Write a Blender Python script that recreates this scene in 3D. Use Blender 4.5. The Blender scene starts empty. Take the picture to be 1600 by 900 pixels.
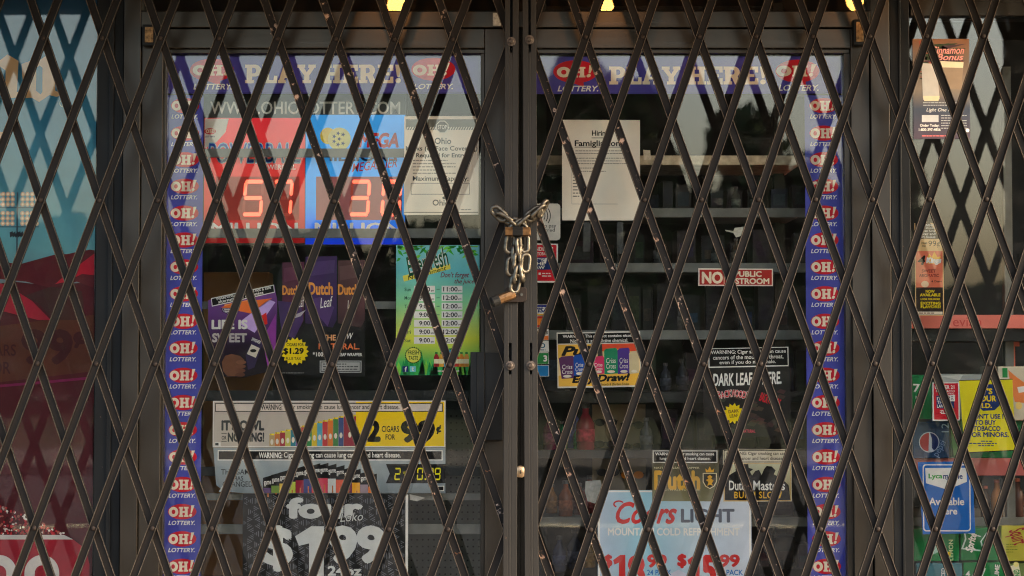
import bpy, bmesh, math, random
from mathutils import Vector, Matrix
from mathutils.geometry import tessellate_polygon
R = math.radians
random.seed(7)
sc = bpy.context.scene
C = sc.collection

# ------------------------------------------------------------------ camera, sky, sun, exposure
PITCH = R(2.3); DIST = 5.0; PXM = 1.77e-3; FPX = DIST / PXM; ZMID = 1.45
CAM = Vector((0, -DIST * math.cos(PITCH), ZMID - DIST * math.sin(PITCH)))
cam = bpy.data.cameras.new('camera'); co = bpy.data.objects.new('camera', cam); C.objects.link(co)
cam.sensor_width = 36; cam.lens = FPX / 1600 * 36; cam.clip_end = 2000; cam.clip_start = .05
co.location = CAM; co.rotation_euler = (R(90) + PITCH, 0, 0)
cam.dof.use_dof = True; cam.dof.focus_distance = 4.87; cam.dof.aperture_fstop = 3.2
sc.camera = co
SUN_EL, SUN_AZ = R(26), R(74)       # azimuth: swung to the right of straight behind the camera
w = bpy.data.worlds.new('World'); sc.world = w; w.use_nodes = True
nt = w.node_tree; bg = nt.nodes['Background']
sky = nt.nodes.new('ShaderNodeTexSky'); sky.sky_type = 'NISHITA'; sky.sun_disc = False
sky.sun_elevation = SUN_EL; sky.sun_rotation = R(180) - SUN_AZ
sky.dust_density = 6.0; sky.air_density = 1.2; sky.ozone_density = 1.0
nt.links.new(sky.outputs[0], bg.inputs[0]); bg.inputs[1].default_value = 0.15
sd = Vector((math.sin(SUN_AZ) * math.cos(SUN_EL), -math.cos(SUN_AZ) * math.cos(SUN_EL), math.sin(SUN_EL)))
sl = bpy.data.lights.new('sun', 'SUN'); sl.energy = 0.9; sl.angle = R(20); sl.color = (1, .8, .58)
so = bpy.data.objects.new('sun', sl); C.objects.link(so); so.rotation_euler = (-sd).to_track_quat('-Z', 'Y').to_euler()
so.location = (6, -8, 6)
sc.view_settings.view_transform = 'Standard'; sc.view_settings.look = 'None'
sc.view_settings.gamma = 1; sc.view_settings.exposure = 3.2
sc.cycles.use_denoising = True; sc.cycles.max_bounces = 10; sc.cycles.transparent_max_bounces = 24
sc.cycles.caustics_reflective = False; sc.cycles.caustics_refractive = False
sc.cycles.sample_clamp_indirect = 6; sc.cycles.filter_width = 1.15; sc.cycles.use_adaptive_sampling = False

# ------------------------------------------------------------------ helpers
def P(px, py, Y=0.0):
    x = (px - 800) / FPX; y = -(py - 450) / FPX
    d = Vector((x, math.cos(PITCH) - y * math.sin(PITCH), math.sin(PITCH) + y * math.cos(PITCH)))
    return CAM + d * ((Y - CAM.y) / d.y)
def S(py=450, Y=0.0, px=800): return (P(px + 1, py, Y) - P(px, py, Y)).x
def lin(c):
    return tuple(((v / 255) / 12.92 if v / 255 <= .04045 else ((v / 255 + .055) / 1.055) ** 2.4) for v in c)
_m = {}
def N(m, t): return m.node_tree.nodes.new(t)
def mat(rgb, rough=.5, metal=0., var=.12, scale=30., bump=0., spec=.12, emit=0., key=None):
    k = (tuple(rgb), rough, metal, var, scale, bump, spec, emit, key)
    if k in _m: return _m[k]
    m = bpy.data.materials.new('m%d' % len(_m)); m.use_nodes = True; _m[k] = m
    b = m.node_tree.nodes['Principled BSDF']; L = m.node_tree.links
    c = lin(rgb)
    b.inputs['Roughness'].default_value = rough; b.inputs['Metallic'].default_value = metal
    b.inputs['Specular IOR Level'].default_value = spec
    b.inputs['Base Color'].default_value = (*c, 1)
    if var or bump:
        tc = N(m, 'ShaderNodeTexCoord'); nz = N(m, 'ShaderNodeTexNoise')
        nz.inputs['Scale'].default_value = scale; nz.inputs['Detail'].default_value = 5
        L.new(tc.outputs['Object'], nz.inputs['Vector'])
        mr = N(m, 'ShaderNodeMapRange'); mr.inputs[1].default_value = .3; mr.inputs[2].default_value = .7
        mr.inputs[3].default_value = 1 - var; mr.inputs[4].default_value = 1 + var
        L.new(nz.outputs[0], mr.inputs[0])
        mx = N(m, 'ShaderNodeVectorMath'); mx.operation = 'SCALE'; mx.inputs[0].default_value = c
        L.new(mr.outputs[0], mx.inputs['Scale']); L.new(mx.outputs[0], b.inputs['Base Color'])
        if bump:
            bp = N(m, 'ShaderNodeBump'); bp.inputs['Strength'].default_value = bump; bp.inputs['Distance'].default_value = .002
            L.new(nz.outputs[0], bp.inputs['Height']); L.new(bp.outputs[0], b.inputs['Normal'])
    if emit:
        b.inputs['Emission Color'].default_value = (*c, 1); b.inputs['Emission Strength'].default_value = emit
    return m
def ink(*rgb): return mat(rgb, .55, 0, .05, 60, 0, .08)
def ramp_mat(stops, axis=2, rough=.5):
    """printed colour gradient along one generated axis of the sheet"""
    k = ('ramp', tuple(stops), axis, rough)
    if k in _m: return _m[k]
    m = bpy.data.materials.new('m%d' % len(_m)); m.use_nodes = True; _m[k] = m
    b = m.node_tree.nodes['Principled BSDF']; L = m.node_tree.links; b.inputs['Roughness'].default_value = rough; b.inputs['Specular IOR Level'].default_value = .1
    tc = N(m, 'ShaderNodeTexCoord'); sp = N(m, 'ShaderNodeSeparateXYZ'); L.new(tc.outputs['Generated'], sp.inputs[0])
    cr = N(m, 'ShaderNodeValToRGB'); L.new(sp.outputs[axis], cr.inputs[0])
    e = cr.color_ramp.elements
    while len(e) < len(stops): e.new(.5)
    for i, (p, c) in enumerate(stops): e[i].position = p; e[i].color = (*lin(c), 1)
    nz = N(m, 'ShaderNodeTexNoise'); nz.inputs['Scale'].default_value = 25; L.new(tc.outputs['Object'], nz.inputs['Vector'])
    mr = N(m, 'ShaderNodeMapRange'); mr.inputs[3].default_value = .88; mr.inputs[4].default_value = 1.1; L.new(nz.outputs[0], mr.inputs[0])
    vm = N(m, 'ShaderNodeVectorMath'); vm.operation = 'SCALE'; L.new(cr.outputs[0], vm.inputs[0]); L.new(mr.outputs[0], vm.inputs['Scale'])
    L.new(vm.outputs[0], b.inputs['Base Color'])
    return m
def glow(m, k):
    b = m.node_tree.nodes['Principled BSDF']; src = b.inputs['Base Color'].links[0].from_socket
    m.node_tree.links.new(src, b.inputs['Emission Color']); b.inputs['Emission Strength'].default_value = k; return m
def link(o, parent=None):
    C.objects.link(o)
    if parent: o.parent = parent
    return o
def tag(o, label, cat=None, group=None, kind=None):
    if label: o['label'] = label
    if cat: o['category'] = cat
    if group: o['group'] = group
    if kind: o['kind'] = kind
    return o
def mesh(name, v, f, ms, fm=None, parent=None, loc=(0, 0, 0), smooth=False):
    me = bpy.data.meshes.new(name); me.from_pydata([tuple(p) for p in v], [], f)
    for m in (ms if isinstance(ms, (list, tuple)) else [ms]): me.materials.append(m)
    if fm: me.polygons.foreach_set('material_index', fm)
    if smooth: me.polygons.foreach_set('use_smooth', [True] * len(f))
    me.update()
    o = bpy.data.objects.new(name, me); o.location = loc
    return link(o, parent)
def empty(name, loc=(0, 0, 0)):
    o = bpy.data.objects.new(name, None); o.location = loc; o.empty_display_size = .05; return link(o)
class G:
    """geometry collector: boxes, tubes, lathes -> one mesh"""
    def __init__(s): s.v = []; s.f = []; s.m = []
    def add(s, v, f, mi=0):
        n = len(s.v); s.v += [Vector(p) for p in v]; s.f += [[i + n for i in q] for q in f]; s.m += [mi] * len(f); return s
    def box(s, x0, x1, y0, y1, z0, z1, mi=0):
        v = [(x, y, z) for x in (x0, x1) for y in (y0, y1) for z in (z0, z1)]
        return s.add(v, [(0, 1, 3, 2), (4, 6, 7, 5), (0, 4, 5, 1), (2, 3, 7, 6), (0, 2, 6, 4), (1, 5, 7, 3)], mi)
    def tube(s, pts, r, n=8, closed=False, mi=0):
        pts = [Vector(p) for p in pts]; rs = r if isinstance(r, (list, tuple)) else [r] * len(pts)
        v = []; k = len(pts); up = None
        for i, p in enumerate(pts):
            a = pts[(i - 1) % k] if closed or i else p; b = pts[(i + 1) % k] if closed or i < k - 1 else p
            t = (b - a).normalized()
            if up is None: up = t.orthogonal().normalized()
            up = (up - t * up.dot(t)).normalized(); q = t.cross(up)
            v += [p + (up * math.cos(6.28319 * j / n) + q * math.sin(6.28319 * j / n)) * rs[i] for j in range(n)]
        f = []
        for i in range(k if closed else k - 1):
            a = i * n; b = ((i + 1) % k) * n
            f += [(a + j, a + (j + 1) % n, b + (j + 1) % n, b + j) for j in range(n)]
        if not closed: f += [tuple(range(n))[::-1], tuple((k - 1) * n + j for j in range(n))]
        return s.add(v, f, mi)
    def lathe(s, prof, c=(0, 0, 0), n=12, mi=0):
        c = Vector(c); v = []; f = []
        for r, z in prof: v += [c + Vector((r * math.cos(6.28319 * j / n), r * math.sin(6.28319 * j / n), z)) for j in range(n)]
        for i in range(len(prof) - 1):
            f += [(i * n + j, i * n + (j + 1) % n, (i + 1) * n + (j + 1) % n, (i + 1) * n + j) for j in range(n)]
        f += [tuple(range(n))[::-1], tuple((len(prof) - 1) * n + j for j in range(n))]
        return s.add(v, f, mi)
    def build(s, name, ms, parent=None, loc=(0, 0, 0), smooth=False, bevel=0.):
        lo = Vector(loc); o = mesh(name, [p - lo for p in s.v], s.f, ms, s.m, parent, loc, smooth)
        if parent and not isinstance(parent, str): o.location = lo - wloc(parent)
        if bevel:
            b = o.modifiers.new('bevel', 'BEVEL'); b.width = bevel; b.segments = 2; b.limit_method = 'ANGLE'
        return o
def wloc(o):
    l = o.location.copy()
    while o.parent: o = o.parent; l += o.location
    return l
def pbox(g, x0, y0, x1, y1, ya, yb, mi=0):
    a = P(x0, 450, ya); b = P(x1, 450, ya); t = P(800, y0, ya); u = P(800, y1, ya)
    return g.box(a.x, b.x, ya, yb, u.z, t.z, mi)

# ------------------------------------------------------------------ flat lettering
_t = {}
def text2d(s, bold=0., shear=0., space=1.):
    if bold >= .03:
        k = (s, bold, shear, space, 'stack')
        if k not in _t:
            cu = raw2d(s, 0., shear, space); v0, f0, asp = cu; d = bold * 1.3      # height-normalised units
            v = []; f = []; z = []
            for i in range(9):
                dx, dy = (0, 0) if i == 8 else (d * math.cos(i * .7854), d * math.sin(i * .7854)); n = len(v)
                v += [(x + dx / asp, y + dy) for x, y in v0]; z += [i * .07] * len(v0); f += [[j + n for j in q] for q in f0]
            x0 = min(p[0] for p in v); x1 = max(p[0] for p in v); y0 = min(p[1] for p in v); y1 = max(p[1] for p in v)
            _t[k] = ([((a - x0) / (x1 - x0), (b - y0) / (y1 - y0)) for a, b in v], f, z)
        return _t[k]
    return raw2d(s, bold, shear, space)[:2]
def raw2d(s, bold=0., shear=0., space=1.):
    k = (s, bold, shear, space)
    if k not in _t:
        cu = bpy.data.curves.new('t', 'FONT'); cu.body = s; cu.offset = bold; cu.shear = shear; cu.resolution_u = 3
        cu.space_character = space; cu.fill_mode = 'FRONT'
        o = bpy.data.objects.new('t', cu); C.objects.link(o)
        me = bpy.data.meshes.new_from_object(o)
        v = [(p.co.x, p.co.y) for p in me.vertices]; f = [list(q.vertices) for q in me.polygons]
        bpy.data.objects.remove(o); bpy.data.curves.remove(cu); bpy.data.meshes.remove(me)
        x0 = min(p[0] for p in v); x1 = max(p[0] for p in v); y0 = min(p[1] for p in v); y1 = max(p[1] for p in v)
        _t[k] = ([((a - x0) / (x1 - x0), (b - y0) / (y1 - y0)) for a, b in v], f, (x1 - x0) / (y1 - y0))
    return _t[k]
def arc(cx, cy, rx, ry, a0, a1, n=10):
    return [(cx + rx * math.cos(R(a0 + (a1 - a0) * i / n)), cy + ry * math.sin(R(a0 + (a1 - a0) * i / n))) for i in range(n + 1)]
SL = {
 'H': (1.0, [[(0,0),(.46,0),(.46,.17),(.38,.17),(.38,.41),(.62,.41),(.62,.17),(.54,.17),(.54,0),(1,0),(1,.17),(.91,.17),(.91,.83),(1,.83),(1,1),(.54,1),(.54,.83),(.62,.83),(.62,.59),(.38,.59),(.38,.83),(.46,.83),(.46,1),(0,1),(0,.83),(.09,.83),(.09,.17),(0,.17)]]),
 'E': (.85, [[(0,0),(.85,0),(.85,.35),(.69,.35),(.66,.17),(.38,.17),(.38,.42),(.64,.42),(.64,.58),(.38,.58),(.38,.83),(.66,.83),(.69,.67),(.85,.67),(.85,1),(0,1),(0,.83),(.09,.83),(.09,.17),(0,.17)]]),
 'L': (.82, [[(0,0),(.82,0),(.82,.4),(.65,.4),(.62,.17),(.38,.17),(.38,.83),(.47,.83),(.47,1),(0,1),(0,.83),(.09,.83),(.09,.17),(0,.17)]]),
 'P': (.88, [[(0,0),(.48,0),(.48,.17),(.38,.17),(.38,.36)] + arc(.56,.68,.32,.32,-90,90) + [(0,1),(0,.83),(.09,.83),(.09,.17),(0,.17)], [(.38,.53)] + arc(.5,.68,.1,.15,-90,90,6) + [(.38,.83)]]),
 'R': (.98, [[(0,0),(.46,0),(.46,.17),(.38,.17),(.38,.38),(.46,.38),(.62,0),(.98,0),(.98,.17),(.88,.17),(.76,.43)] + arc(.56,.7,.32,.3,-40,90,8) + [(0,1),(0,.83),(.09,.83),(.09,.17),(0,.17)], [(.38,.54)] + arc(.5,.69,.1,.14,-90,90,6) + [(.38,.83)]]),
 'A': (1.0, [[(0,0),(.41,0),(.41,.17),(.33,.17),(.36,.28),(.63,.28),(.66,.17),(.58,.17),(.58,0),(1,0),(1,.17),(.93,.17),(.68,1),(.31,1),(.06,.17),(0,.17)], [(.40,.43),(.59,.43),(.495,.76)]]),
 'Y': (1.0, [[(.28,0),(.74,0),(.74,.17),(.65,.17),(.65,.42),(.93,.83),(1,.83),(1,1),(.6,1),(.6,.83),(.66,.83),(.51,.58),(.36,.83),(.42,.83),(.42,1),(0,1),(0,.83),(.07,.83),(.37,.42),(.37,.17),(.28,.17)]]),
 'O': (1.0, [arc(.5,.5,.5,.5,0,345,23), arc(.5,.5,.19,.23,0,345,23)]),
 '!': (.4, [[(.05,1),(.38,1),(.28,.34),(.15,.34)]], [arc(.21,.14,.15,.14,0,340,17)]),
 ' ': (.3, []),
}
def tess(conts):
    L = [[Vector((a, b, 0)) for a, b in c] for c in conts]
    flat = [(p.x, p.y) for c in L for p in c]
    return flat, [list(t) for t in tessellate_polygon(L)]
def slab2d(s, shear=0.):
    k = ('slab', s, shear)
    if k not in _t:
        v = []; f = []; x = 0
        for ch in s:
            wd, *groups = SL[ch]
            for g in groups:
                if g:
                    a, t = tess(g); n = len(v); v += [(p[0] + x, p[1]) for p in a]; f += [[i + n for i in q] for q in t]
            x += wd + .05
        v = [(a + shear * b, b) for a, b in v]
        x0 = min(p[0] for p in v); x1 = max(p[0] for p in v)
        _t[k] = ([((a - x0) / (x1 - x0), b) for a, b in v], f)
    return _t[k]
SEG = {'0':'abcdef','1':'bc','2':'abged','3':'abgcd','4':'fgbc','5':'afgcd','6':'afgedc','7':'abc','8':'abcdefg','9':'abcdfg'}
def seg2d(ch, t=.15, sl=.1):
    h = {'a': 1, 'g': .5, 'd': 0}; v = []; f = []
    def q(pts):
        n = len(v); v.extend([(x * .86 + sl * y, y) for x, y in pts]); f.append([n + i for i in range(len(pts))])
    for c in SEG[ch]:
        if c in 'agd':
            y = {'a': 1 - t * .3, 'g': .5, 'd': t * .3}[c]; k = t * .3
            q([(.06, y), (.06 + k, y - k), (.94 - k, y - k), (.94, y), (.94 - k, y + k), (.06 + k, y + k)])
        else:
            x = {'f': t * .5, 'e': t * .5, 'b': 1 - t * .5, 'c': 1 - t * .5}[c]; y0 = .55 if c in 'fb' else .06; y1 = .94 if c in 'fb' else .45; k = t * .45
            q([(x, y0), (x + k, y0 + k * .6), (x + k, y1 - k * .6), (x, y1), (x - k, y1 - k * .6), (x - k, y0 + k * .6)])
    return v, f

class Sign:
    """a flat printed sheet placed by its rectangle in the photograph's pixels, on the plane Y"""
    STEP = .0002
    def __init__(s, name, label, cat, x0, y0, x1, y1, m, Y=.0098, rot=0., outline=None, thick=.0007, group=None):
        s.cx = (x0 + x1) / 2; s.cy = (y0 + y1) / 2; s.k = S(s.cy, Y, s.cx); s.b = {}
        o = outline or [(x0, y0), (x1, y0), (x1, y1), (x0, y1)]
        if outline is None and (x1 - x0) < 500:      # corners never quite square
            j = .5; rr = random.Random(int(x0 * 7 + y0)); o = [(a + rr.uniform(-j, j), b + rr.uniform(-j, j)) for a, b in o]
        q = [s.loc(a, b) for a, b in o]; n = len(q)
        v = [(a, 0, b) for a, b in q] + [(a, thick, b) for a, b in q]
        tri = [list(t) for t in tessellate_polygon([[Vector((a, b, 0)) for a, b in q]])]
        f = tri + [[i + n for i in t[::-1]] for t in tri] + [[i, (i + 1) % n, (i + 1) % n + n, i + n] for i in range(n)]
        s.root = mesh(name, v, f, m, None, None, P(s.cx, s.cy, Y)); s.root.rotation_euler.y = R(-rot)
        tag(s.root, label, cat, group)
        if '_all' in globals(): _all.append(s)
    def loc(s, px, py): return ((px - s.cx) * s.k, (s.cy - py) * s.k)
    def add(s, v, f, m, layer=1, part='lettering', z=None):
        V, F, M, I = s.b.setdefault(part, ([], [], [], []))
        if m not in M: M.append(m)
        n = len(V); V += [(*s.loc(a, b)[:1], -(layer + (z[i] if z else 0)) * s.STEP, s.loc(a, b)[1]) for i, (a, b) in enumerate(v)]
        F += [[i + n for i in q] for q in f]; I += [M.index(m)] * len(f); return s
    def rect(s, x0, y0, x1, y1, m, layer=1, part='printed_panel'):
        return s.add([(x0, y0), (x1, y0), (x1, y1), (x0, y1)], [[0, 1, 2, 3]], m, layer, part)
    def frame(s, x0, y0, x1, y1, t, m, layer=1, part='printed_border'):
        s.rect(x0, y0, x1, y0 + t, m, layer, part); s.rect(x0, y1 - t, x1, y1, m, layer, part)
        s.rect(x0, y0 + t, x0 + t, y1 - t, m, layer, part); return s.rect(x1 - t, y0 + t, x1, y1 - t, m, layer, part)
    def poly(s, pts, m, layer=1, part='artwork', holes=()):
        v, f = tess([pts, *holes]); return s.add(v, f, m, layer, part)
    def ell(s, cx, cy, rx, ry, m, layer=1, part='artwork', n=24):
        return s.add([(cx + rx * math.cos(6.28319 * i / n), cy + ry * math.sin(6.28319 * i / n)) for i in range(n)], [list(range(n))], m, layer, part)
    def star(s, cx, cy, r0, r1, n, m, layer=1, part='badge', ph=0.):
        pts = [(cx + (r0 if i % 2 else r1) * math.cos(math.pi * i / n + ph), cy + (r0 if i % 2 else r1) * math.sin(math.pi * i / n + ph)) for i in range(2 * n)]
        return s.poly(pts, m, layer, part)
    def _fit(s, vf, x0, y0, x1, y1, m, layer, part, rot=0.):
        v, f = vf[:2]; z = vf[2] if len(vf) > 2 else None; q = [(x0 + a * (x1 - x0), y1 - b * (y1 - y0)) for a, b in v]
        if rot:
            cx = (x0 + x1) / 2; cy = (y0 + y1) / 2; c = math.cos(R(-rot)); d = math.sin(R(-rot))
            q = [(cx + (a - cx) * c - (b - cy) * d, cy + (a - cx) * d + (b - cy) * c) for a, b in q]
        return s.add(q, f, m, layer, part, z)
    def text(s, t, x0, y0, x1, y1, m, layer=2, bold=.0, shear=0., part='lettering', rot=0., space=1.):
        return s._fit(text2d(t, bold, shear, space), x0, y0, x1, y1, m, layer, part, rot)
    def slab(s, t, x0, y0, x1, y1, m, layer=2, shear=0., part='lettering', rot=0.):
        return s._fit(slab2d(t, shear), x0, y0, x1, y1, m, layer, part, rot)
    def digit(s, ch, x0, y0, x1, y1, m, layer=2, part='digit', t=.15):
        return s._fit(seg2d(ch, t), x0, y0, x1, y1, m, layer, part)
    def lines(s, x0, y0, x1, n, pitch, h, m, layer=1, part='small_print', seed=1):
        """rows of small illegible print: word-sized dashes"""
        r = random.Random(seed)
        for i in range(n):
            x = x0; y = y0 + i * pitch; e = x1 - (r.random() * .35 * (x1 - x0) if r.random() < .35 else 0)
            while x < e:
                wd = r.uniform(1.5, 5) * max(h, 1); s.rect(x, y, min(x + wd, e), y + h, m, layer, part); x += wd + h * .7
        return s
    def done(s):
        for p, (V, F, M, I) in s.b.items(): mesh(p, V, F, M, I, s.root)
        return s.root
_all = []

# palette
WHITE = ink(235, 232, 225); CREAM = ink(240, 222, 196); BLACK = ink(18, 18, 19); RED = ink(205, 30, 48); YEL = ink(245, 215, 20)
PURP = mat((74, 66, 158), .45, 0, .07, 14); PURP2 = mat((70, 74, 168), .45, 0, .07, 14); GREY = ink(125, 125, 122); DGREY = ink(60, 62, 64)
PAPER = mat((236, 226, 208), .7, 0, .06, 9, .5); LGREY = ink(185, 188, 188); NAVY = ink(24, 50, 110); GOLD = ink(200, 160, 70)
BLUE = ink(20, 110, 190); GREEN = ink(30, 140, 70); ORANGE = ink(235, 125, 40); TEAL = ink(50, 150, 160); PINK = ink(235, 120, 115); BROWN = ink(110, 70, 45)

# bronze anodised frame: satin metal with vertical brushing and grime
def bronze(name, rgb, rough, rust=0., stretch=(60, 60, 3), spec=.5, metal=.55):
    m = bpy.data.materials.new(name); m.use_nodes = True; b = m.node_tree.nodes['Principled BSDF']; L = m.node_tree.links
    tc = N(m, 'ShaderNodeTexCoord'); mp = N(m, 'ShaderNodeMapping'); mp.inputs['Scale'].default_value = stretch
    L.new(tc.outputs['Object'], mp.inputs[0]); nz = N(m, 'ShaderNodeTexNoise'); nz.inputs['Scale'].default_value = 1.5; nz.inputs['Detail'].default_value = 6
    L.new(mp.outputs[0], nz.inputs['Vector'])
    n2 = N(m, 'ShaderNodeTexNoise'); n2.inputs['Scale'].default_value = 9; n2.inputs['Detail'].default_value = 7; L.new(tc.outputs['Object'], n2.inputs['Vector'])
    mx = N(m, 'ShaderNodeMix'); mx.data_type = 'RGBA'; c = lin(rgb)
    mx.inputs[6].default_value = (*[v * .75 for v in c], 1); mx.inputs[7].default_value = (*[v * 1.3 for v in c], 1); L.new(n2.outputs[0], mx.inputs[0])
    col = mx.outputs[2]
    # specks of chipped paint / rust
    n3 = N(m, 'ShaderNodeTexNoise'); n3.inputs['Scale'].default_value = 38; n3.inputs['Detail'].default_value = 8; n3.inputs['Roughness'].default_value = .7
    L.new(tc.outputs['Object'], n3.inputs['Vector'])
    th = N(m, 'ShaderNodeMapRange'); lo = .70 - rust * .22; th.inputs[1].default_value = lo; th.inputs[2].default_value = lo + .05; L.new(n3.outputs[0], th.inputs[0])
    m2 = N(m, 'ShaderNodeMix'); m2.data_type = 'RGBA'; L.new(th.outputs[0], m2.inputs[0]); L.new(col, m2.inputs[6])
    cr = N(m, 'ShaderNodeValToRGB'); cr.color_ramp.elements[0].position = .4; cr.color_ramp.elements[1].position = .66
    cr.color_ramp.elements[0].color = (.19, .075, .03, 1); cr.color_ramp.elements[1].color = (.42, .33, .27, 1); L.new(n2.outputs[0], cr.inputs[0])
    L.new(cr.outputs[0], m2.inputs[7]); L.new(m2.outputs[2], b.inputs['Base Color'])
    iv = N(m, 'ShaderNodeMath'); iv.operation = 'MULTIPLY_ADD'; iv.inputs[1].default_value = -metal; iv.inputs[2].default_value = metal; L.new(th.outputs[0], iv.inputs[0]); L.new(iv.outputs[0], b.inputs['Metallic'])
    mr = N(m, 'ShaderNodeMapRange'); mr.inputs[3].default_value = rough * .8; mr.inputs[4].default_value = rough * 1.3; L.new(nz.outputs[0], mr.inputs[0]); L.new(mr.outputs[0], b.inputs['Roughness'])
    b.inputs['Specular IOR Level'].default_value = spec
    bp = N(m, 'ShaderNodeBump'); bp.inputs['Strength'].default_value = .12; bp.inputs['Distance'].default_value = .001; L.new(n3.outputs[0], bp.inputs['Height']); L.new(bp.outputs[0], b.inputs['Normal'])
    return m
FRAME = bronze('frame_bronze', (41, 36, 30), .36)
FRAME_H = bronze('frame_bronze_horizontal', (44, 38, 31), .28, metal=.7, stretch=(3, 60, 60))
FRAME_D = bronze('frame_dark', (18, 19, 20), .5, rust=.1, spec=.2, metal=.3)
BAR = bronze('gate_paint', (21, 18, 16), .55, rust=-.06, metal=.0, spec=.1)
EDGE = mat((92, 80, 68), .5, .3, .5, 60)  # slat flange tips: the light they catch is put into a paler colour
BAR_R = bronze('gate_paint_worn', (21, 18, 16), .55, rust=.52, metal=.0, spec=.1)
POST = bronze('gate_post_paint', (30, 28, 26), .5, rust=.06, metal=.1, spec=.16)
RUSTB = bronze('rusty_bolt', (34, 27, 23), .6, rust=.1, metal=.1, spec=.15)
STEEL = mat((84, 79, 71), .4, .9, .4, 90, .5); BRASS = mat((108, 82, 56), .45, .8, .5, 70, .4); RUBBER = mat((20, 20, 20), .6)

def glass_mat(name, ior):
    m = bpy.data.materials.new(name); m.use_nodes = True; n = m.node_tree.nodes; L = m.node_tree.links; n.remove(n['Principled BSDF'])
    o = n['Material Output']; t = n.new('ShaderNodeBsdfTransparent'); t.inputs[0].default_value = (.975, .965, .945, 1)
    g = n.new('ShaderNodeBsdfGlossy'); g.inputs['Roughness'].default_value = 0.0; g.inputs[0].default_value = (1, .985, .93, 1)
    fr = n.new('ShaderNodeFresnel'); fr.inputs[0].default_value = ior; mx = n.new('ShaderNodeMixShader')
    # faint ripple of float glass
    tc = n.new('ShaderNodeTexCoord'); nz = n.new('ShaderNodeTexNoise'); nz.inputs['Scale'].default_value = 2.2; nz.inputs['Detail'].default_value = 1
    bp = n.new('ShaderNodeBump'); bp.inputs['Strength'].default_value = .06; bp.inputs['Distance'].default_value = .01
    L.new(tc.outputs['Object'], nz.inputs['Vector']); L.new(nz.outputs[0], bp.inputs['Height']); L.new(bp.outputs[0], g.inputs['Normal'])
    df = n.new('ShaderNodeBsdfDiffuse'); df.inputs[0].default_value = (.6, .58, .54, 1); dm = n.new('ShaderNodeMixShader')      # dust and wipe marks
    mp = n.new('ShaderNodeMapping'); mp.inputs['Scale'].default_value = (3, 1, 9); mp.inputs['Rotation'].default_value = (0, .5, 0); L.new(tc.outputs['Object'], mp.inputs[0])
    n2 = n.new('ShaderNodeTexNoise'); n2.inputs['Scale'].default_value = 2.5; n2.inputs['Detail'].default_value = 9; n2.inputs['Roughness'].default_value = .7; L.new(mp.outputs[0], n2.inputs['Vector'])
    rg = n.new('ShaderNodeMapRange'); rg.inputs[1].default_value = .5; rg.inputs[2].default_value = .8; rg.inputs[3].default_value = .002; rg.inputs[4].default_value = .02; L.new(n2.outputs[0], rg.inputs[0])
    L.new(rg.outputs[0], dm.inputs[0]); L.new(t.outputs[0], dm.inputs[1]); L.new(df.outputs[0], dm.inputs[2])
    L.new(fr.outputs[0], mx.inputs[0]); L.new(dm.outputs[0], mx.inputs[1]); L.new(g.outputs[0], mx.inputs[2]); L.new(mx.outputs[0], o.inputs[0])
    return m
GLASS = glass_mat('coated_glass', 1.445)

# ------------------------------------------------------------------ ground and street
def plane(name, x0, x1, y0, y1, z, m): 
    return tag(mesh(name, [(x0, y0, z), (x1, y0, z), (x1, y1, z), (x0, y1, z)], [[0, 1, 2, 3]], m), None, kind='structure')
CONC = mat((124, 112, 96), .85, 0, .2, 4, .3); ASPH = mat((50, 50, 52), .9, 0, .25, 12, .4)
plane('ground', -400, 400, -400, 60, -.16, mat((44, 50, 32), .95, 0, .3, 1))
plane('road', -300, 300, -17, -3.6, -.15, ASPH)
g = G(); g.box(-40, 40, -3.6, -.05, -.152, 0); tag(g.build('pavement', CONC, bevel=.01), None, kind='structure')
g = G(); g.box(-120, 120, -21, -17, -.152, -.02); tag(g.build('far_pavement', mat((84, 80, 74), .9, 0, .25, 4), bevel=.01), None, kind='structure')
for i in range(14): 
    mk = plane('road_marking', -42 + i * 6, -39 + i * 6, -10.4, -10.25, -.146, mat((215, 205, 170), .8))

# ------------------------------------------------------------------ the shop: shell, frame, canopy
tops = P(800, 17, 0).z; ZT = 2.75
LX = P(-420, 450).x; RX = P(2020, 450).x
WALLM = mat((40, 38, 36), .9, 0, .2, 6); IW = mat((48, 50, 50), .9, 0, .2, 5)
g = G(); g.box(LX - .5, RX + .5, -.05, 6, -.14, -.004); tag(g.build('shop_floor', mat((70, 68, 64), .6)), None, kind='structure')
g = G(); g.box(LX - .5, RX + .5, .12, 6, ZT + .1, ZT + .2); tag(g.build('shop_ceiling', mat((90, 88, 84), .9)), None, kind='structure')
g = G(); g.box(LX - .5, RX + .5, 5.9, 6, 0, ZT + .1); tag(g.build('shop_back_wall', IW), None, kind='structure')
for s_, x in ((-1, LX - .55), (1, RX + .45)):
    g = G(); g.box(x, x + .1, .0, 5.9, 0, ZT + .1); tag(g.build('shop_side_wall', IW), None, kind='structure')

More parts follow.
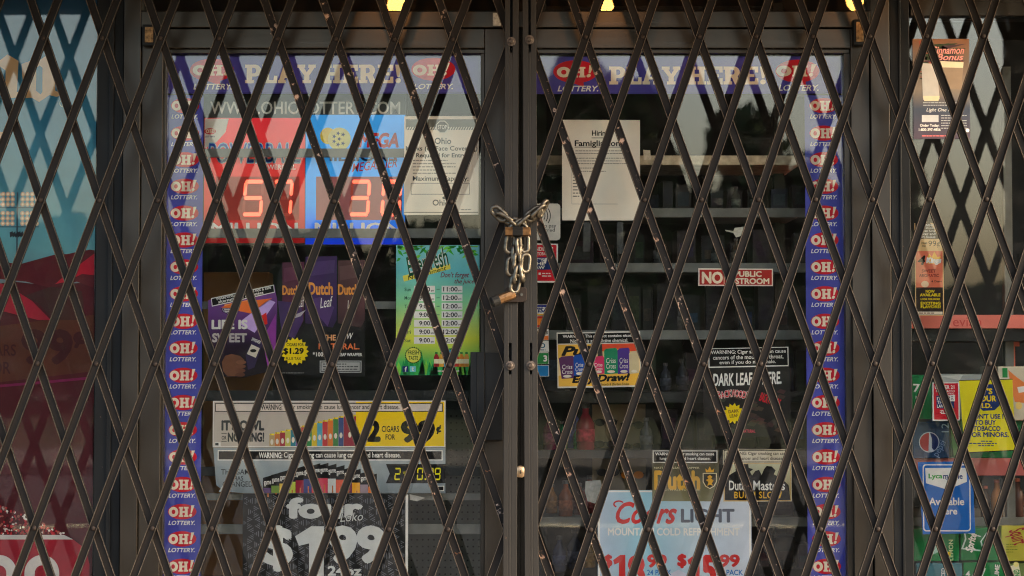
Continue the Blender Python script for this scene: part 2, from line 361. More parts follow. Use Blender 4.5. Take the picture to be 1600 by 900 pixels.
sf = empty('storefront_frame', (0, 0, 0)); tag(sf, 'dark bronze aluminium shopfront frame with mullions, transom bar and side windows', 'shopfront')
def vpart(name, x0, x1, ya, yb, m=FRAME, z0=0., z1=ZT, parent=sf, bevel=.0015):
    a = P(x0, 450, ya).x; b = P(x1, 450, ya).x
    g = G(); g.box(a, b, ya, yb, z0, z1); return g.build(name, m, parent, ((a + b) / 2, ya, z0), bevel=bevel)
vpart('mullion', 149, 190, -.018, .08, FRAME_D)
vpart('glazing_bead', 168, 175, -.026, -.0182, FRAME_D)
vpart('door_jamb', 190.4, 217, -.045, .08)
vpart('door_jamb', 1363.5, 1393, -.045, .08)
vpart('mullion', 1393.4, 1424, -.018, .08, FRAME_D)
vpart('glazing_bead', 1407, 1411, -.022, -.0182, FRAME_D)
g = G(); a = P(217.3, 450, -.045).x; b = P(1363.2, 450, -.045).x
g.box(a, b, -.045, .08, P(800, 42.5, -.045).z, P(800, 17.5, -.045).z); g.build('transom_bar', FRAME_H, sf, (0, -.04, 2.1), bevel=.0015)
g = G(); g.box(a, b, -.0, .006, P(800, 17.5, 0).z + .002, ZT); g.build('transom_pane', GLASS, sf, (0, 0, 2.4))
g = G(); g.box(LX, P(148.6, 450).x, 0, .006, .3, ZT - .1); g.build('window_pane', GLASS, sf, (P(0, 450).x, 0, 1.4))
x1 = P(1424.6, 450).x
g = G(); g.box(x1, RX, 0, .006, .3, P(1500, 25).z); g.build('window_pane', GLASS, sf, (P(1510, 450).x, 0, 1.4))
g = G(); g.box(x1, RX, -.018, .08, P(1500, 24.5, -.018).z, ZT); g.build('window_head', FRAME_H, sf, (P(1510, 450).x, 0, 2.4), bevel=.0015)
for a, b in ((LX, P(148.6, 450).x), (x1, RX)):
    g = G(); g.box(a, b, -.018, .08, 0, .298); g.build('window_sill_panel', FRAME_D, sf, ((a + b) / 2, 0, 0), bevel=.002)

# hinge pivots and label sticker on the transom bar
def hinge(x0, y0, x1, y1):
    g = G(); pbox(g, x0, y0, x1, y1, -.062, -.0352); o = g.build('door_pivot', FRAME_D, sf, P((x0 + x1) / 2, (y0 + y1) / 2, -.06), bevel=.002)
    g = G(); pbox(g, x0 + 4, y0 + 4, x1 - 4, y1 - 5, -.0645, -.0622); g.build('cover_plate', mat((120, 92, 62), .5, .6, .6, 120), o, P((x0 + x1) / 2, (y0 + y1) / 2, -.06), bevel=.0008)
hinge(219, 38, 240, 71); hinge(1337, 30, 1356, 70)
g = G(); pbox(g, 770, 20, 783, 40, -.0462, -.0452); g.build('label_sticker', mat((170, 168, 160), .5, .2, .4, 150), sf, P(776, 30, -.046))

def door(label, xs, stl, str_, bead):
    d = empty('glass_door', (P((xs[0] + xs[1]) / 2, 450).x, 0, .02)); tag(d, label, 'door')
    ztop = P(800, 45, -.035).z; zr = P(800, 75, -.035).z; zg = P(800, 83, -.02).z
    vpart('door_stile', xs[0], stl, -.035, .03, FRAME, .02, ztop, d); vpart('door_stile', str_, xs[1], -.035, .03, FRAME, .02, ztop, d)
    a = P(stl + .3, 450, -.035).x; b = P(str_ - .3, 450, -.035).x
    g = G(); g.box(a, b, -.035, .03, zr, ztop); g.build('top_rail', FRAME_H, d, ((a + b) / 2, -.03, zr), bevel=.0015)
    g = G(); g.box(a, b, -.035, .03, .02, .3); g.build('bottom_rail', FRAME_H, d, ((a + b) / 2, -.03, .02), bevel=.0015)
    g = G(); g.box(a, b, -.020, .02, zg, zr - .0004); g.build('glazing_bead', FRAME_H, d, ((a + b) / 2, -.02, zr), bevel=.001)
    for (p, q) in bead:
        aa = P(p, 450, -.02).x; bb = P(q, 450, -.02).x
        g = G(); g.box(aa, bb, -.020, .02, .3005, zg - .0004); g.build('glazing_bead', FRAME, d, ((aa + bb) / 2, -.02, .3), bevel=.001)
    g = G(); g.box(P(bead[0][1] + .2, 450, -.02).x, P(bead[1][0] - .2, 450, -.02).x, 0, .006, .301, zg - .001); g.build('glass_pane', GLASS, d, ((a + b) / 2, 0, 1.2))
    return d
ld = door('left glass shop door with the hours sign and boxy latch guard', (219, 811), 252, 757, ((252.3, 257), (751, 756.7)))
rd = door('right glass shop door with the restroom sign and beer poster', (813, 1361), 826, 1332, ((826.2, 829), (1321, 1331.7)))
g = G(); pbox(g, 735, 550, 757, 690, -.075, -.0355); pbox(g, 757.3, 551, 786, 688, -.06, -.0355); pbox(g, 745, 551, 747, 689, -.078, -.0752)
g.build('latch_guard', FRAME_D, ld, P(760, 620, -.06), bevel=.003)
c = P(813, 737, -.045); g = G(); g.lathe([(.0165, 0), (.0165, .006), (.013, .009)], n=20)
o = g.build('lock_cylinder', mat((205, 175, 140), .35, .8, .2), rd, (0, 0, 0), True); o.location = c - wloc(rd); o.rotation_euler.x = R(90)
g = G(); g.box(-.0012, .0012, -.0096, -.0089, -.005, .005); o2 = g.build('keyhole', RUBBER, o); o2.location = (0, 0, .0005); o2.rotation_euler.x = R(-90)

g = G(); pbox(g, 803, 45, 812.6, 930, -.041, -.0352); g.build('brush_seal', mat((14, 14, 14), .95, 0, .1, 30, 0, .05), ld, P(808, 500, -.04)); g = G(); pbox(g, 813.2, 45, 824, 930, -.041, -.0352); g.build('brush_seal', mat((14, 14, 14), .95, 0, .1, 30, 0, .05), rd, P(818, 500, -.04))
cn = empty('canopy', (0, -1.1, ZT)); tag(cn, 'dark soffit canopy over the shop entrance, carrying the globe lamps', 'canopy')
g = G(); g.box(LX - .6, RX + .6, -1.1, .1, ZT + .002, ZT + .1); g.build('soffit', mat((96, 78, 60), .7, 0, .15, 3), cn, (0, -1.1, ZT))
g = G(); g.box(LX - .6, RX + .6, -1.2, -1.102, 2.44, ZT + .35); g.build('fascia', mat((70, 60, 52), .7), cn, (0, -2.35, ZT), bevel=.004)
g = G(); g.box(1.66, 1.75, -1.08, -.99, 0, ZT - .001); o = g.build('canopy_column', FRAME_D, None, (1.705, -1.035, 0), bevel=.006); 
g2 = G(); g2.box(1.63, 1.78, -1.11, -.96, .0, .06); g2.build('base_plate', FRAME_D, o, (1.705, -1.035, 0), bevel=.004); tag(o, 'square dark canopy column, mirrored at the right edge of the right window', 'column')
LAMPM = mat((255, 170, 78), .5, 0, 0, 1, 0, .5, 8.0)
for i, (px, lb) in enumerate(((620, 'warm globe lamp mirrored above the left door, brightest of three'), (945, 'warm globe lamp mirrored above the right door header'), (1343, 'warm globe lamp mirrored above the right jamb, farthest right'))):
    x = (px - 800) * PXM * 1.16; z = 1.25 + (565 - (6, 3, -2)[i]) * PXM * 1.16
    t = empty('globe_lamp', (x, -.8, ZT)); tag(t, lb, 'lamp', 'globe lamps under the canopy')
    g = G(); g.lathe([(.001, -.036), (.02, -.03), (.031, -.015), (.034, 0), (.031, .016), (.02, .028), (.014, .032)], n=16); g.build('globe', LAMPM, t, (0, 0, 0), True).location = (0, 0, z - ZT)
    g = G(); g.lathe([(.018, .03), (.018, .05), (.008, .055), (.008, ZT - z)], n=12); g.build('stem', FRAME_D, t, (0, 0, 0), True).location = (0, 0, z - ZT)

# ------------------------------------------------------------------ folding scissor gates
GY = -.13
def gate(label, base, colv, rowv, side, postx):
    gt = empty('scissor_gate', Vector((base.x, GY, 0))); tag(gt, label, 'security gate')
    W = .022; D = .0075; th = .0017
    def pt(k, r, y): q = base + colv * k + rowv * r; return Vector((q.x, y, q.z))
    def bar(a, b, y, m):
        d = (b - a).normalized(); n = Vector((0, -1, 0)); s_ = d.cross(n)
        L = (b - a).length; h = W / 2
        prof = [(-h, 0), (h, 0), (h, D), (h - th, D), (h - th, th), (-h + th, th), (-h + th, D), (-h, D)]
        mid = (a + b) / 2; v = [mid + s_ * p + n * q + d * (e * L / 2) - mid for e in (-1, 1) for p, q in prof]
        f = [(i, (i + 1) % 8, (i + 1) % 8 + 8, i + 8) for i in range(8)] + [(0, 1, 4, 5), (1, 2, 3, 4), (5, 6, 7, 0), (9, 8, 13, 12), (10, 9, 12, 11), (14, 13, 8, 15)]
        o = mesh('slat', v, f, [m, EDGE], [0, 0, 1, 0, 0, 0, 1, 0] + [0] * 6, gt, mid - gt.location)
        bv = o.modifiers.new('bevel', 'BEVEL'); bv.width = .0006; bv.segments = 1; bv.limit_method = 'ANGLE'
    r0, r1, K = -.85, 4.55, 11.6
    rr = random.Random(5)
    for kind in (1, -1):                      # 1: k grows downwards, -1: k shrinks downwards
        for n in range(-7, 19):
            lo, hi = r0, r1                   # k = n + kind*r
            if kind == 1: lo = max(lo, -n + .0); hi = min(hi, K - n)
            else: hi = min(hi, n + .0); lo = max(lo, n - K)
            if hi - lo < .3: continue
            a = pt(n + kind * lo, lo, 0); b = pt(n + kind * hi, hi, 0)
            front = (kind == 1) == (side < 0)
            y = GY - .0095 if front else GY
            jj = rr.uniform(-.0016, .0016); a.x += jj + rr.uniform(-.0012, .0012); b.x += jj + rr.uniform(-.0012, .0012); a.y = b.y = y; near = min(n + kind * lo, n + kind * hi) < .2
            if front: bar(a, b, y - 0, BAR)
            else: bar(a, b, y + .0, BAR_R if near else BAR)
    g = G(); prof = [(.0068, 0), (.0066, .0022), (.0048, .0038), (.0015, .0044)]; g.lathe(prof, n=10)
    me = None
    for r in range(0, 5):
        for k in range(1, 11):
            q = pt(k, r, GY - .0095 - th - .0002)
            if me is None:
                o = g.build('rivet', RUSTB, gt, (0, 0, 0), True); me = o.data
            else: o = link(bpy.data.objects.new('rivet', me), gt)
            o.location = q - gt.location; o.rotation_euler.x = R(90)
    # end post: face with slots, between side webs
    t_ = P(postx[0], 20, GY - .03); bt = P(postx[1], 880, GY - .03); ww = S(450, GY - .03) * 21.3
    dx = (bt.x - t_.x) / (bt.z - t_.z); zt = 2.6; zb = .06; yf = GY - .036; g = G()
    def qd(u0, u1, z0, z1, y0, y1):
        def X(u, z): return t_.x + dx * (z - t_.z) + u * ww
        v = [(X(u, z), y, z) for u in (u0, u1) for y in (y0, y1) for z in (z0, z1)]
        g.add(v, [(0, 1, 3, 2), (4, 6, 7, 5), (0, 4, 5, 1), (2, 3, 7, 6), (0, 2, 6, 4), (1, 5, 7, 3)])
    sa, sb = (.36, .56) if side < 0 else (.42, .60)
    slots = [(P(800, 585, yf).z, P(800, 536, yf).z), (P(800, 82, yf).z, P(800, -30, yf).z)]
    qd(0, sa, zb, zt, yf, yf + .004); qd(sb, 1, zb, zt, yf, yf + .004)
    z = zb
    for s0, s1 in slots + [(zt, zt)]:
        qd(sa, sb, z, s0, yf + .00003, yf + .004); z = s1
    qd(0, .14, zb, zt, yf + .0041, yf + .036); qd(.86, 1, zb, zt, yf + .0041, yf + .036); qd(.15, .85, zb, zt, yf + .03, yf + .035)
    g.build('end_post', POST, gt, (t_.x, GY, zb), bevel=.001)
    um = (sa + sb) / 2
    for zz in (P(800, 65 if side < 0 else 62, yf).z, P(800, 571, yf).z):
        g = G(); g.lathe([(.0125, 0), (.0125, .0022), (.0072, .0026), (.0072, .0075), (.005, .009)], n=14)
        o = g.build('slot_bolt', mat((70, 62, 56), .5, .5, .5, 140), gt, (0, 0, 0)); o.location = Vector((t_.x + dx * (zz - t_.z) + um * ww, yf - .0002, zz)) - gt.location; o.rotation_euler.x = R(90)
    # top track
    xe = base.x + colv.x * K; g = G(); g.box(min(t_.x, xe), max(t_.x, xe), GY - .03, GY + .02, 2.61, ZT); g.build('top_track', FRAME_D, gt, ((t_.x + xe) / 2, GY, 2.61), bevel=.002)
    return gt
def lat(a, b, n, c, m):
    A = P(*a, GY); B = P(*b, GY); E = P(*c, GY); return A, (B - A) / n, (E - A) / m
A, cv, rv = lat((708, 63), (161, 61), 6, (700.5, 827), 3); base = A - cv
gate('left folding lattice gate in front of the left door and blue banner', base, cv, rv, -1, (789.2, 786.2))
A, cv, rv = lat((915, 59), (1535, 58), 7, (923, 827), 3); base = A - cv
gate('right folding lattice gate in front of the right door and soda window', base, cv, rv, 1, (816.5, 819.8))

# ------------------------------------------------------------------ chain and locks
CY = GY - .062
ch = empty('security_chain', P(806, 360, CY)); tag(ch, 'heavy steel chain looped round the two gate posts', 'chain')
def linkmesh():
    L, w_, r = .0235, .0112, .0055; pts = []
    pts += [(L - w_ + w_ * math.cos(R(a)), 0, w_ * math.sin(R(a))) for a in range(-90, 91, 22)]
    pts += [(-L + w_ + w_ * math.cos(R(a)), 0, w_ * math.sin(R(a))) for a in range(90, 271, 22)]
    return G().tube(pts, r, 8, True)
lm = None
LK = [(780, 334, -42, 10, 0), (795, 346, -40, 70, 3), (810, 352, -35, 20, 2), (848, 326, 62, 65, 0), (834, 334, 38, 15, 0), (819, 346, 42, 70, 3), (808, 354, 40, 20, 4),
      (797, 381, 84, 10, 4), (803, 398, 88, 75, 0), (799, 416, 86, 15, 3), (806, 428, 80, 80, 6), (805, 443, 80, 20, 0),
      (819, 380, 92, 12, 4), (814, 397, 88, 72, 1), (821, 411, 86, 20, 2), (815, 425, 100, 78, 5), (809, 408, 84, 35, 8), (811, 386, 96, 60, 7), (788, 341, -30, 60, 6), (841, 331, 45, 70, 5)]
for (px, py, an, tw, dy) in LK:
    if lm is None: o = linkmesh().build('link', STEEL, ch, (0, 0, 0), True); lm = o.data
    else: o = link(bpy.data.objects.new('link', lm), ch)
    o.location = P(px, py, CY - dy * .001) - ch.location
    o.rotation_euler = (Matrix.Rotation(R(-an), 4, 'Y') @ Matrix.Rotation(R(tw), 4, 'X')).to_euler()
def hexbar(name, a, b, r, m, parent, n=6):
    g = G(); a = Vector(a); b = Vector(b); d = (b - a).normalized() * .002
    g.tube([a, a + d, b - d, b], [r * .85, r, r, r * .85], n); return g.build(name, m, parent, (a + b) / 2)
pl = empty('padlock', P(809, 362, CY - .012)); tag(pl, 'brass padlock with black sleeve clamping the chain at the top', 'padlock')
Yp = CY - .016
hexbar('lock_body', P(789, 362, Yp), P(829, 362, Yp), .0125, BRASS, pl)
hexbar('sleeve', P(800.5, 362, Yp), P(817.5, 362, Yp), .0138, RUBBER, pl)
g = G(); g.tube([P(801, 362, Yp + .012), P(800, 362, Yp + .03), P(803, 352, Yp + .042), P(814, 352, Yp + .042), P(817, 362, Yp + .03), P(816, 362, Yp + .012)], .004, 8); g.build('shackle', STEEL, pl, P(809, 362, Yp), True)
hp = empty('hasp_plate', P(806, 461, GY - .045)); tag(hp, 'worn steel hasp plate bridging the two gate posts below the chain', 'hasp')
g = G(); a = P(789, 450, GY - .047); b = P(823, 472, GY - .047)
oct_ = [(789, 452), (792, 449), (820, 448.5), (823.5, 452), (823, 468), (819, 472), (789, 472)]
v = [P(x, y, GY - .047) for x, y in oct_]; n = len(v); v2 = [p + Vector((0, .006, 0)) for p in v]
g.add(v + v2, [list(range(n))[::-1], list(range(n, 2 * n))] + [[i, (i + 1) % n, (i + 1) % n + n, i + n] for i in range(n)]); g.build('plate', RUSTB, hp, P(806, 461, GY - .047), bevel=.001)
g = G(); g.lathe([(.004, 0), (.004, .002)], n=10); o = g.build('screw', STEEL, hp); o.location = P(815, 460, GY - .0472) - hp.location; o.rotation_euler.x = R(90)
bl = empty('barrel_lock', P(788, 465, GY - .06)); tag(bl, 'slanted brass barrel lock with black cap stuck through the hasp', 'padlock')
hexbar('barrel', P(778, 469, GY - .066), P(804, 458.5, GY - .056), .0125, BRASS, bl, 8)
hexbar('end_cap', P(768, 472.5, GY - .072), P(779.5, 468, GY - .066), .0155, RUBBER, bl, 12)
hexbar('collar', P(800, 460, GY - .0585), P(806, 457.6, GY - .055), .0105, RUBBER, bl, 12)
#@@PART2
# ------------------------------------------------------------------ opposite side of the street (seen mirrored in the glass)
def crown_mesh(rx, rz, n, seed, leaf):
    r = random.Random(seed); v = []; f = []
    cl = [(r.gauss(0, .45) * rx, r.gauss(0, .45) * rx, r.uniform(-.75, .8) * rz, r.uniform(.3, .55) * rx) for _ in range(16)]
    for i in range(n):
        cx, cy, cz, cr = r.choice(cl); d = Vector((r.gauss(0, 1), r.gauss(0, 1), r.gauss(0, .8))).normalized() * cr * r.random() ** .4
        p = Vector((cx, cy, cz)) + d; a = Vector((r.gauss(0, 1), r.gauss(0, 1), r.gauss(0, 1))).normalized(); b = a.orthogonal().normalized() * leaf * r.uniform(.6, 1.3); a *= leaf * r.uniform(.6, 1.3)
        k = len(v); v += [p + a, p + b, p - a, p - b]; f.append([k, k + 1, k + 2, k + 3])
    return v, f
LEAF = mat((46, 62, 34), .8, 0, .4, 2); BARK = mat((70, 58, 48), .9, 0, .3, 8, .5)
TR = [(-14.5, -44, 5.2, 3.4), (-9.5, -47, 4.3, 3.2), (-5.4, -45, 4.3, 3.0), (-1.0, -46, 5.0, 2.6), (1.9, -44, 10.4, 2.6), (5.6, -46, 8.3, 3.6), (9.3, -45, 7.4, 3.0)]
WHERE = ['far left', 'left of the left door', 'in the middle of the left door', 'behind the central posts', 'left in the right door, tallest', 'middle of the right door', 'right of the right door']
for i, (x, y, h, rx) in enumerate(TR):
    t = empty('street_tree', (x, y, -.16)); tag(t, 'dark leafy tree across the street, mirrored ' + WHERE[i], 'tree', 'trees across the street')
    g = G(); g.tube([(0, 0, 0), (.05, .1, h * .35), (0, 0, h * .7)], [.22, .17, .08], 8)
    for a in (0, 2.1, 4.2): g.tube([(0, 0, h * .35), (math.cos(a) * rx * .4, math.sin(a) * rx * .4, h * .62)], [.1, .04], 6)
    mesh('trunk', g.v, g.f, BARK, None, t, smooth=True)
    v, f = crown_mesh(rx * .8, h * .36, 6000, i + 3, .22); mesh('crown', v, f, LEAF, None, t, (0, 0, h * .62))
hd = empty('clipped_hedge', (-16, -42, -.16)); tag(hd, 'low dark clipped hedge across the street, mirrored in the left door', 'hedge')
r = random.Random(12); v = []; f = []
for i in range(4500):
    p = Vector((r.uniform(-8, 10), r.uniform(-.7, .7), r.random() ** .8 * 2.7)); a = Vector((r.gauss(0, 1), r.gauss(0, 1), r.gauss(0, 1))).normalized(); b = a.orthogonal() * .17; a *= .19
    k = len(v); v += [p + a, p + b, p - a, p - b]; f.append([k, k + 1, k + 2, k + 3])
mesh('foliage', v, f, LEAF, None, hd); g = G(); g.box(-8, 10, -.5, .5, 0, 2.4); mesh('core', g.v, g.f, mat((26, 34, 22), .9), None, hd)
hd = empty('clipped_hedge', (-2, -41, -.16)); tag(hd, 'tall dark clipped hedge across the street, mirrored in the right door', 'hedge')
r = random.Random(2); v = []; f = []
for i in range(6000):
    p = Vector((r.uniform(-4, 16), r.uniform(-.7, .7), r.random() ** .8 * 3.3)); a = Vector((r.gauss(0, 1), r.gauss(0, 1), r.gauss(0, 1))).normalized(); b = a.orthogonal() * .17; a *= .19
    k = len(v); v += [p + a, p + b, p - a, p - b]; f.append([k, k + 1, k + 2, k + 3])
mesh('foliage', v, f, LEAF, None, hd); g = G(); g.box(-4, 16, -.5, .5, 0, 3.0); mesh('core', g.v, g.f, mat((26, 34, 22), .9), None, hd)
def house(name, label, x0, x1, y0, y1, h, m, rm, nwin, pitch=1.2):
    t = empty(name, ((x0 + x1) / 2, y1, -.16)); tag(t, label, 'building')
    X = (x1 - x0) / 2; Dp = y1 - y0
    g = G(); g.box(-X, X, -Dp, 0, 0, h); mesh('wall', g.v, g.f, m, None, t)
    v = [(-X - .3, .3, h), (X + .3, .3, h), (X + .3, -Dp - .3, h), (-X - .3, -Dp - .3, h), (-X - .3, -Dp / 2, h + pitch), (X + .3, -Dp / 2, h + pitch)]
    mesh('roof', v, [[0, 1, 5, 4], [2, 3, 4, 5], [0, 4, 3], [1, 2, 5], [3, 2, 1, 0]], rm, None, t)
    for i in range(nwin):
        cx = -X + (i + .5) * 2 * X / nwin
        g = G(); g.box(-.55, .55, -.05, .05, -.7, .7); o = mesh('window', g.v, g.f, mat((210, 205, 195), .6), None, t, (cx, .02, h * .5))
        g = G(); g.box(-.47, .47, -.02, .02, -.62, .62); mesh('pane', g.v, g.f, mat((30, 36, 42), .1), None, o, (0, .045, 0))
house('low_house', 'pale cream low house across the street, mirrored in the right window', 13.0, 24, -62, -52, 2.6, mat((205, 188, 150), .85, 0, .1, 2), mat((96, 84, 74), .9), 4, .8)
house('corner_building', 'dark brick building across the street, mirrored in the left window', -26, -11.4, -60, -50, 5.6, mat((92, 62, 50), .9, 0, .2, 2), mat((60, 58, 58), .9), 5, .4)

# ------------------------------------------------------------------ inside the shop
SHELFM = mat((96, 98, 94), .5, .2, .25, 14, .1); SHELFW = mat((180, 166, 140), .6, .1, .35, 40, .2); SHD = mat((40, 42, 42), .5, .4, .2, 10)
def shelving(label, x0, x1, ys, Y, depth, mats=None, upr=True):
    a = P(x0, 450, Y).x; b = P(x1, 450, Y).x; t = empty('metal_shelving', ((a + b) / 2, Y, 0)); tag(t, label, 'shelving')
    for i, (y0, y1) in enumerate(ys):
        z1 = P(800, y0, Y).z; z0 = P(800, y1, Y).z; g = G(); m = (mats or {}).get(i, SHELFM)
        g.box(a, b, Y, Y + .003, z0, z1); g.box(a, b, Y + .0032, Y + depth, z1 - .014, z1 - .002); g.box(a, b, Y + .0005, Y + .012, z0 - .001, z0 + .002)
        g.build('shelf', m, t, ((a + b) / 2, Y, z1), bevel=.0008)
    if upr:
        for x in (a + .01, b - .04):
            g = G(); g.box(x, x + .03, Y + depth - .05, Y + depth - .02, 0, 2.35); g.build('upright', SHD, t, (x, Y, 0))
        g = G(); g.box(a, b, Y + depth + .001, Y + depth + .01, .1, 2.35); g.build('back_panel', mat((24, 26, 27), .7, 0, .3, 6), t, ((a + b) / 2, Y, 0))
    return t
shelving('rusty metal shelving behind the right door glass', 836, 1262, [(243, 257), (325, 339), (411, 425), (516, 530), (612, 629), (703, 716), (808, 822)], .16, .42, {0: SHELFW, 4: SHD, 5: SHD})
shelving('metal shelving behind the posters of the left door', 314, 752, [(232, 245), (357, 371), (471, 482), (610, 626), (729, 743), (771, 781), (819, 834)], .035, .0028, {3: SHD, 4: SHD}, False)
pg = empty('pegboard_unit', P(720, 700, .3)); tag(pg, 'grey perforated pegboard display behind the lower left door', 'display')
g = G(); a = P(560, 450, .3).x; b = P(752, 450, .3).x; g.box(a, b, .3, .312, .4, P(800, 640, .3).z); g.build('board', mat((58, 64, 61), .7, 0, .15, 20), pg, P(720, 700, .3))
HOLE = mat((14, 15, 15), .9); g = G(); zt_ = P(800, 650, .3).z; nx = 22
for i in range(nx):
    for j in range(40):
        x = a + .01 + i * (b - a) / nx; z = zt_ - j * .02; g.add([(x + .0028 * math.cos(q), .2996, z + .0028 * math.sin(q)) for q in (0, 1.05, 2.09, 3.14, 4.19, 5.24)], [[0, 1, 2, 3, 4, 5]])
o = g.build('hole_grid', HOLE, pg, P(720, 700, .3)); o['kind'] = 'stuff'
g = G(); g.box(P(312, 450, .6).x, P(752, 450, .6).x, .75, .77, 0, 2.3); o = g.build('partition_panel', mat((30, 30, 31), .8, 0, .3, 5), None, P(530, 450, .75)); tag(o, 'dark partition panel deep behind the left door posters', 'partition')
g = G(); g.box(P(318, 450, .5).x, P(420, 450, .5).x, .5, .6, P(800, 900, .5).z, P(800, 425, .5).z); o = g.build('cardboard_carton', mat((120, 86, 48), .85, 0, .15, 6), None, P(370, 900, .5), bevel=.004); tag(o, 'tall brown cardboard carton behind the left door beside the purple poster', 'carton')
# brown taped flap
# stock on the right-door shelves
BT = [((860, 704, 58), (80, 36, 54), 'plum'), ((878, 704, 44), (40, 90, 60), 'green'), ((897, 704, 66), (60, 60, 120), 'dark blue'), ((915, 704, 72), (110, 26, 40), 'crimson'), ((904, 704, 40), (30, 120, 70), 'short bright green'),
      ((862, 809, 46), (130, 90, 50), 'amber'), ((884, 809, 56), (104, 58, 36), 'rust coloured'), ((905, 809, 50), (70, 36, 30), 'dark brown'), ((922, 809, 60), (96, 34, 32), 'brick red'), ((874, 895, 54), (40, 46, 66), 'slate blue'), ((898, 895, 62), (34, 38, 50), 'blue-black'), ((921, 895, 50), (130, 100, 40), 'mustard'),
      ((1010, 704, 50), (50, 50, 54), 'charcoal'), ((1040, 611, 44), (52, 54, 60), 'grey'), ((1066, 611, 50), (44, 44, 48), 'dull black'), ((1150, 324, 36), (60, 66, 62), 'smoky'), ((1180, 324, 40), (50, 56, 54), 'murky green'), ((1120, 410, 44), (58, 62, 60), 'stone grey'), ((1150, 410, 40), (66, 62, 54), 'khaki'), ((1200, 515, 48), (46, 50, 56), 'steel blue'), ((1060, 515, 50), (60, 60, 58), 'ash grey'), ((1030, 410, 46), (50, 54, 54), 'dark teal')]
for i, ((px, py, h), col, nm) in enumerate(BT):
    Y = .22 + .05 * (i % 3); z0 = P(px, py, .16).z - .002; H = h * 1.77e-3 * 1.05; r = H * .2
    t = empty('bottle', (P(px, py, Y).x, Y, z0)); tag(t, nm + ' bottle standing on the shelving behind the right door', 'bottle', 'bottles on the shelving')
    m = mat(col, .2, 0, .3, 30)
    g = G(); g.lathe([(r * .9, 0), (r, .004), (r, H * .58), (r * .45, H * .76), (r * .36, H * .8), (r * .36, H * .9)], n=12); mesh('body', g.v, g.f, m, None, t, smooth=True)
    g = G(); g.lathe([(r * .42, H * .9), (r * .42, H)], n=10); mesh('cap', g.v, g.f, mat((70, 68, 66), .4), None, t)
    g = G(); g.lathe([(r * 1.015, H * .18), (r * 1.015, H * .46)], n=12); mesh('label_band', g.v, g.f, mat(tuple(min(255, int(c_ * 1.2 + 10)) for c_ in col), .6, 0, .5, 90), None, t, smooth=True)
rb = random.Random(31)
ORD = 'first second third fourth fifth sixth seventh eighth ninth tenth eleventh twelfth thirteenth fourteenth fifteenth sixteenth'.split()
for row, (y, yt) in enumerate(((325, 262), (411, 342), (516, 430), (611, 534), (703, 634), (808, 722), (895, 828))):
    px = 845; cnt = 0
    while px < 1250:
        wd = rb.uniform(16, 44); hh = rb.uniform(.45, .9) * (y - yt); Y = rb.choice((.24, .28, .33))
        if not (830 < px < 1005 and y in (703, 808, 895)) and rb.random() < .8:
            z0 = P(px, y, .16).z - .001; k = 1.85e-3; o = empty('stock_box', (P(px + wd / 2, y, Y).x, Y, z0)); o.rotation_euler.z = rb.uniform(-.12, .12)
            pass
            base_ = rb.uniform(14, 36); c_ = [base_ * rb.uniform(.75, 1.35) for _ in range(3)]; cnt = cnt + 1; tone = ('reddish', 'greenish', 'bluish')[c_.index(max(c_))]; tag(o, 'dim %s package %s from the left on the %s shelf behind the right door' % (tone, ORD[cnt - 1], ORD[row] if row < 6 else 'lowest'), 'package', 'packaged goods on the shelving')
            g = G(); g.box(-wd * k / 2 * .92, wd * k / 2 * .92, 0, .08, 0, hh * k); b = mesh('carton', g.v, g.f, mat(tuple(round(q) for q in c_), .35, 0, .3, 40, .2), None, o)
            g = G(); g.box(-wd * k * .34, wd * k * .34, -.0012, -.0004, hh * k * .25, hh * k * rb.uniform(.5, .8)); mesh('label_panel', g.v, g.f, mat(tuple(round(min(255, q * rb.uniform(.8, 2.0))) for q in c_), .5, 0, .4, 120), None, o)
        px += wd + rb.uniform(0, 8)
SB = empty('sunglasses_rack', P(965, 760, .3)); tag(SB, 'beige sunglasses display card behind the right door', 'display')
g = G(); pbox(g, 925, 632, 1008, 775, .3, .306); g.build('backing_card', mat((104, 92, 70), .8, 0, .1, 10), SB, P(965, 700, .3))
for i, (px, py) in enumerate(((947, 660), (988, 664), (946, 694), (987, 698), (950, 738), (988, 742))):
    o = empty('sunglasses', P(px, py, .285)); tag(o, ('top left', 'top right', 'middle left', 'middle right', 'bottom left', 'bottom right')[i] + ' dark sunglasses on the beige display card', 'sunglasses', 'sunglasses on the card')
    for s_ in (-1, 1):
        g = G(); g.add([(s_ * .018 + .015 * math.cos(6.283 * j / 14), yy, .011 * math.sin(6.283 * j / 14)) for yy in (-.002, .002) for j in range(14)], [list(range(14))[::-1], list(range(14, 28))] + [[j, (j + 1) % 14, (j + 1) % 14 + 14, j + 14] for j in range(14)]); mesh('lens', g.v, g.f, mat((16, 16, 18) if i != 5 else (190, 110, 30), .12), None, o)
        g = G(); g.box(s_ * .033 - .0015, s_ * .033 + .0015, 0, .011, .003, .006); mesh('temple', g.v, g.f, RUBBER, None, o)
    g = G(); g.tube([(-.006, 0, .003), (0, -.002, .006), (.006, 0, .003)], .0013, 6); mesh('bridge', g.v, g.f, RUBBER, None, o)
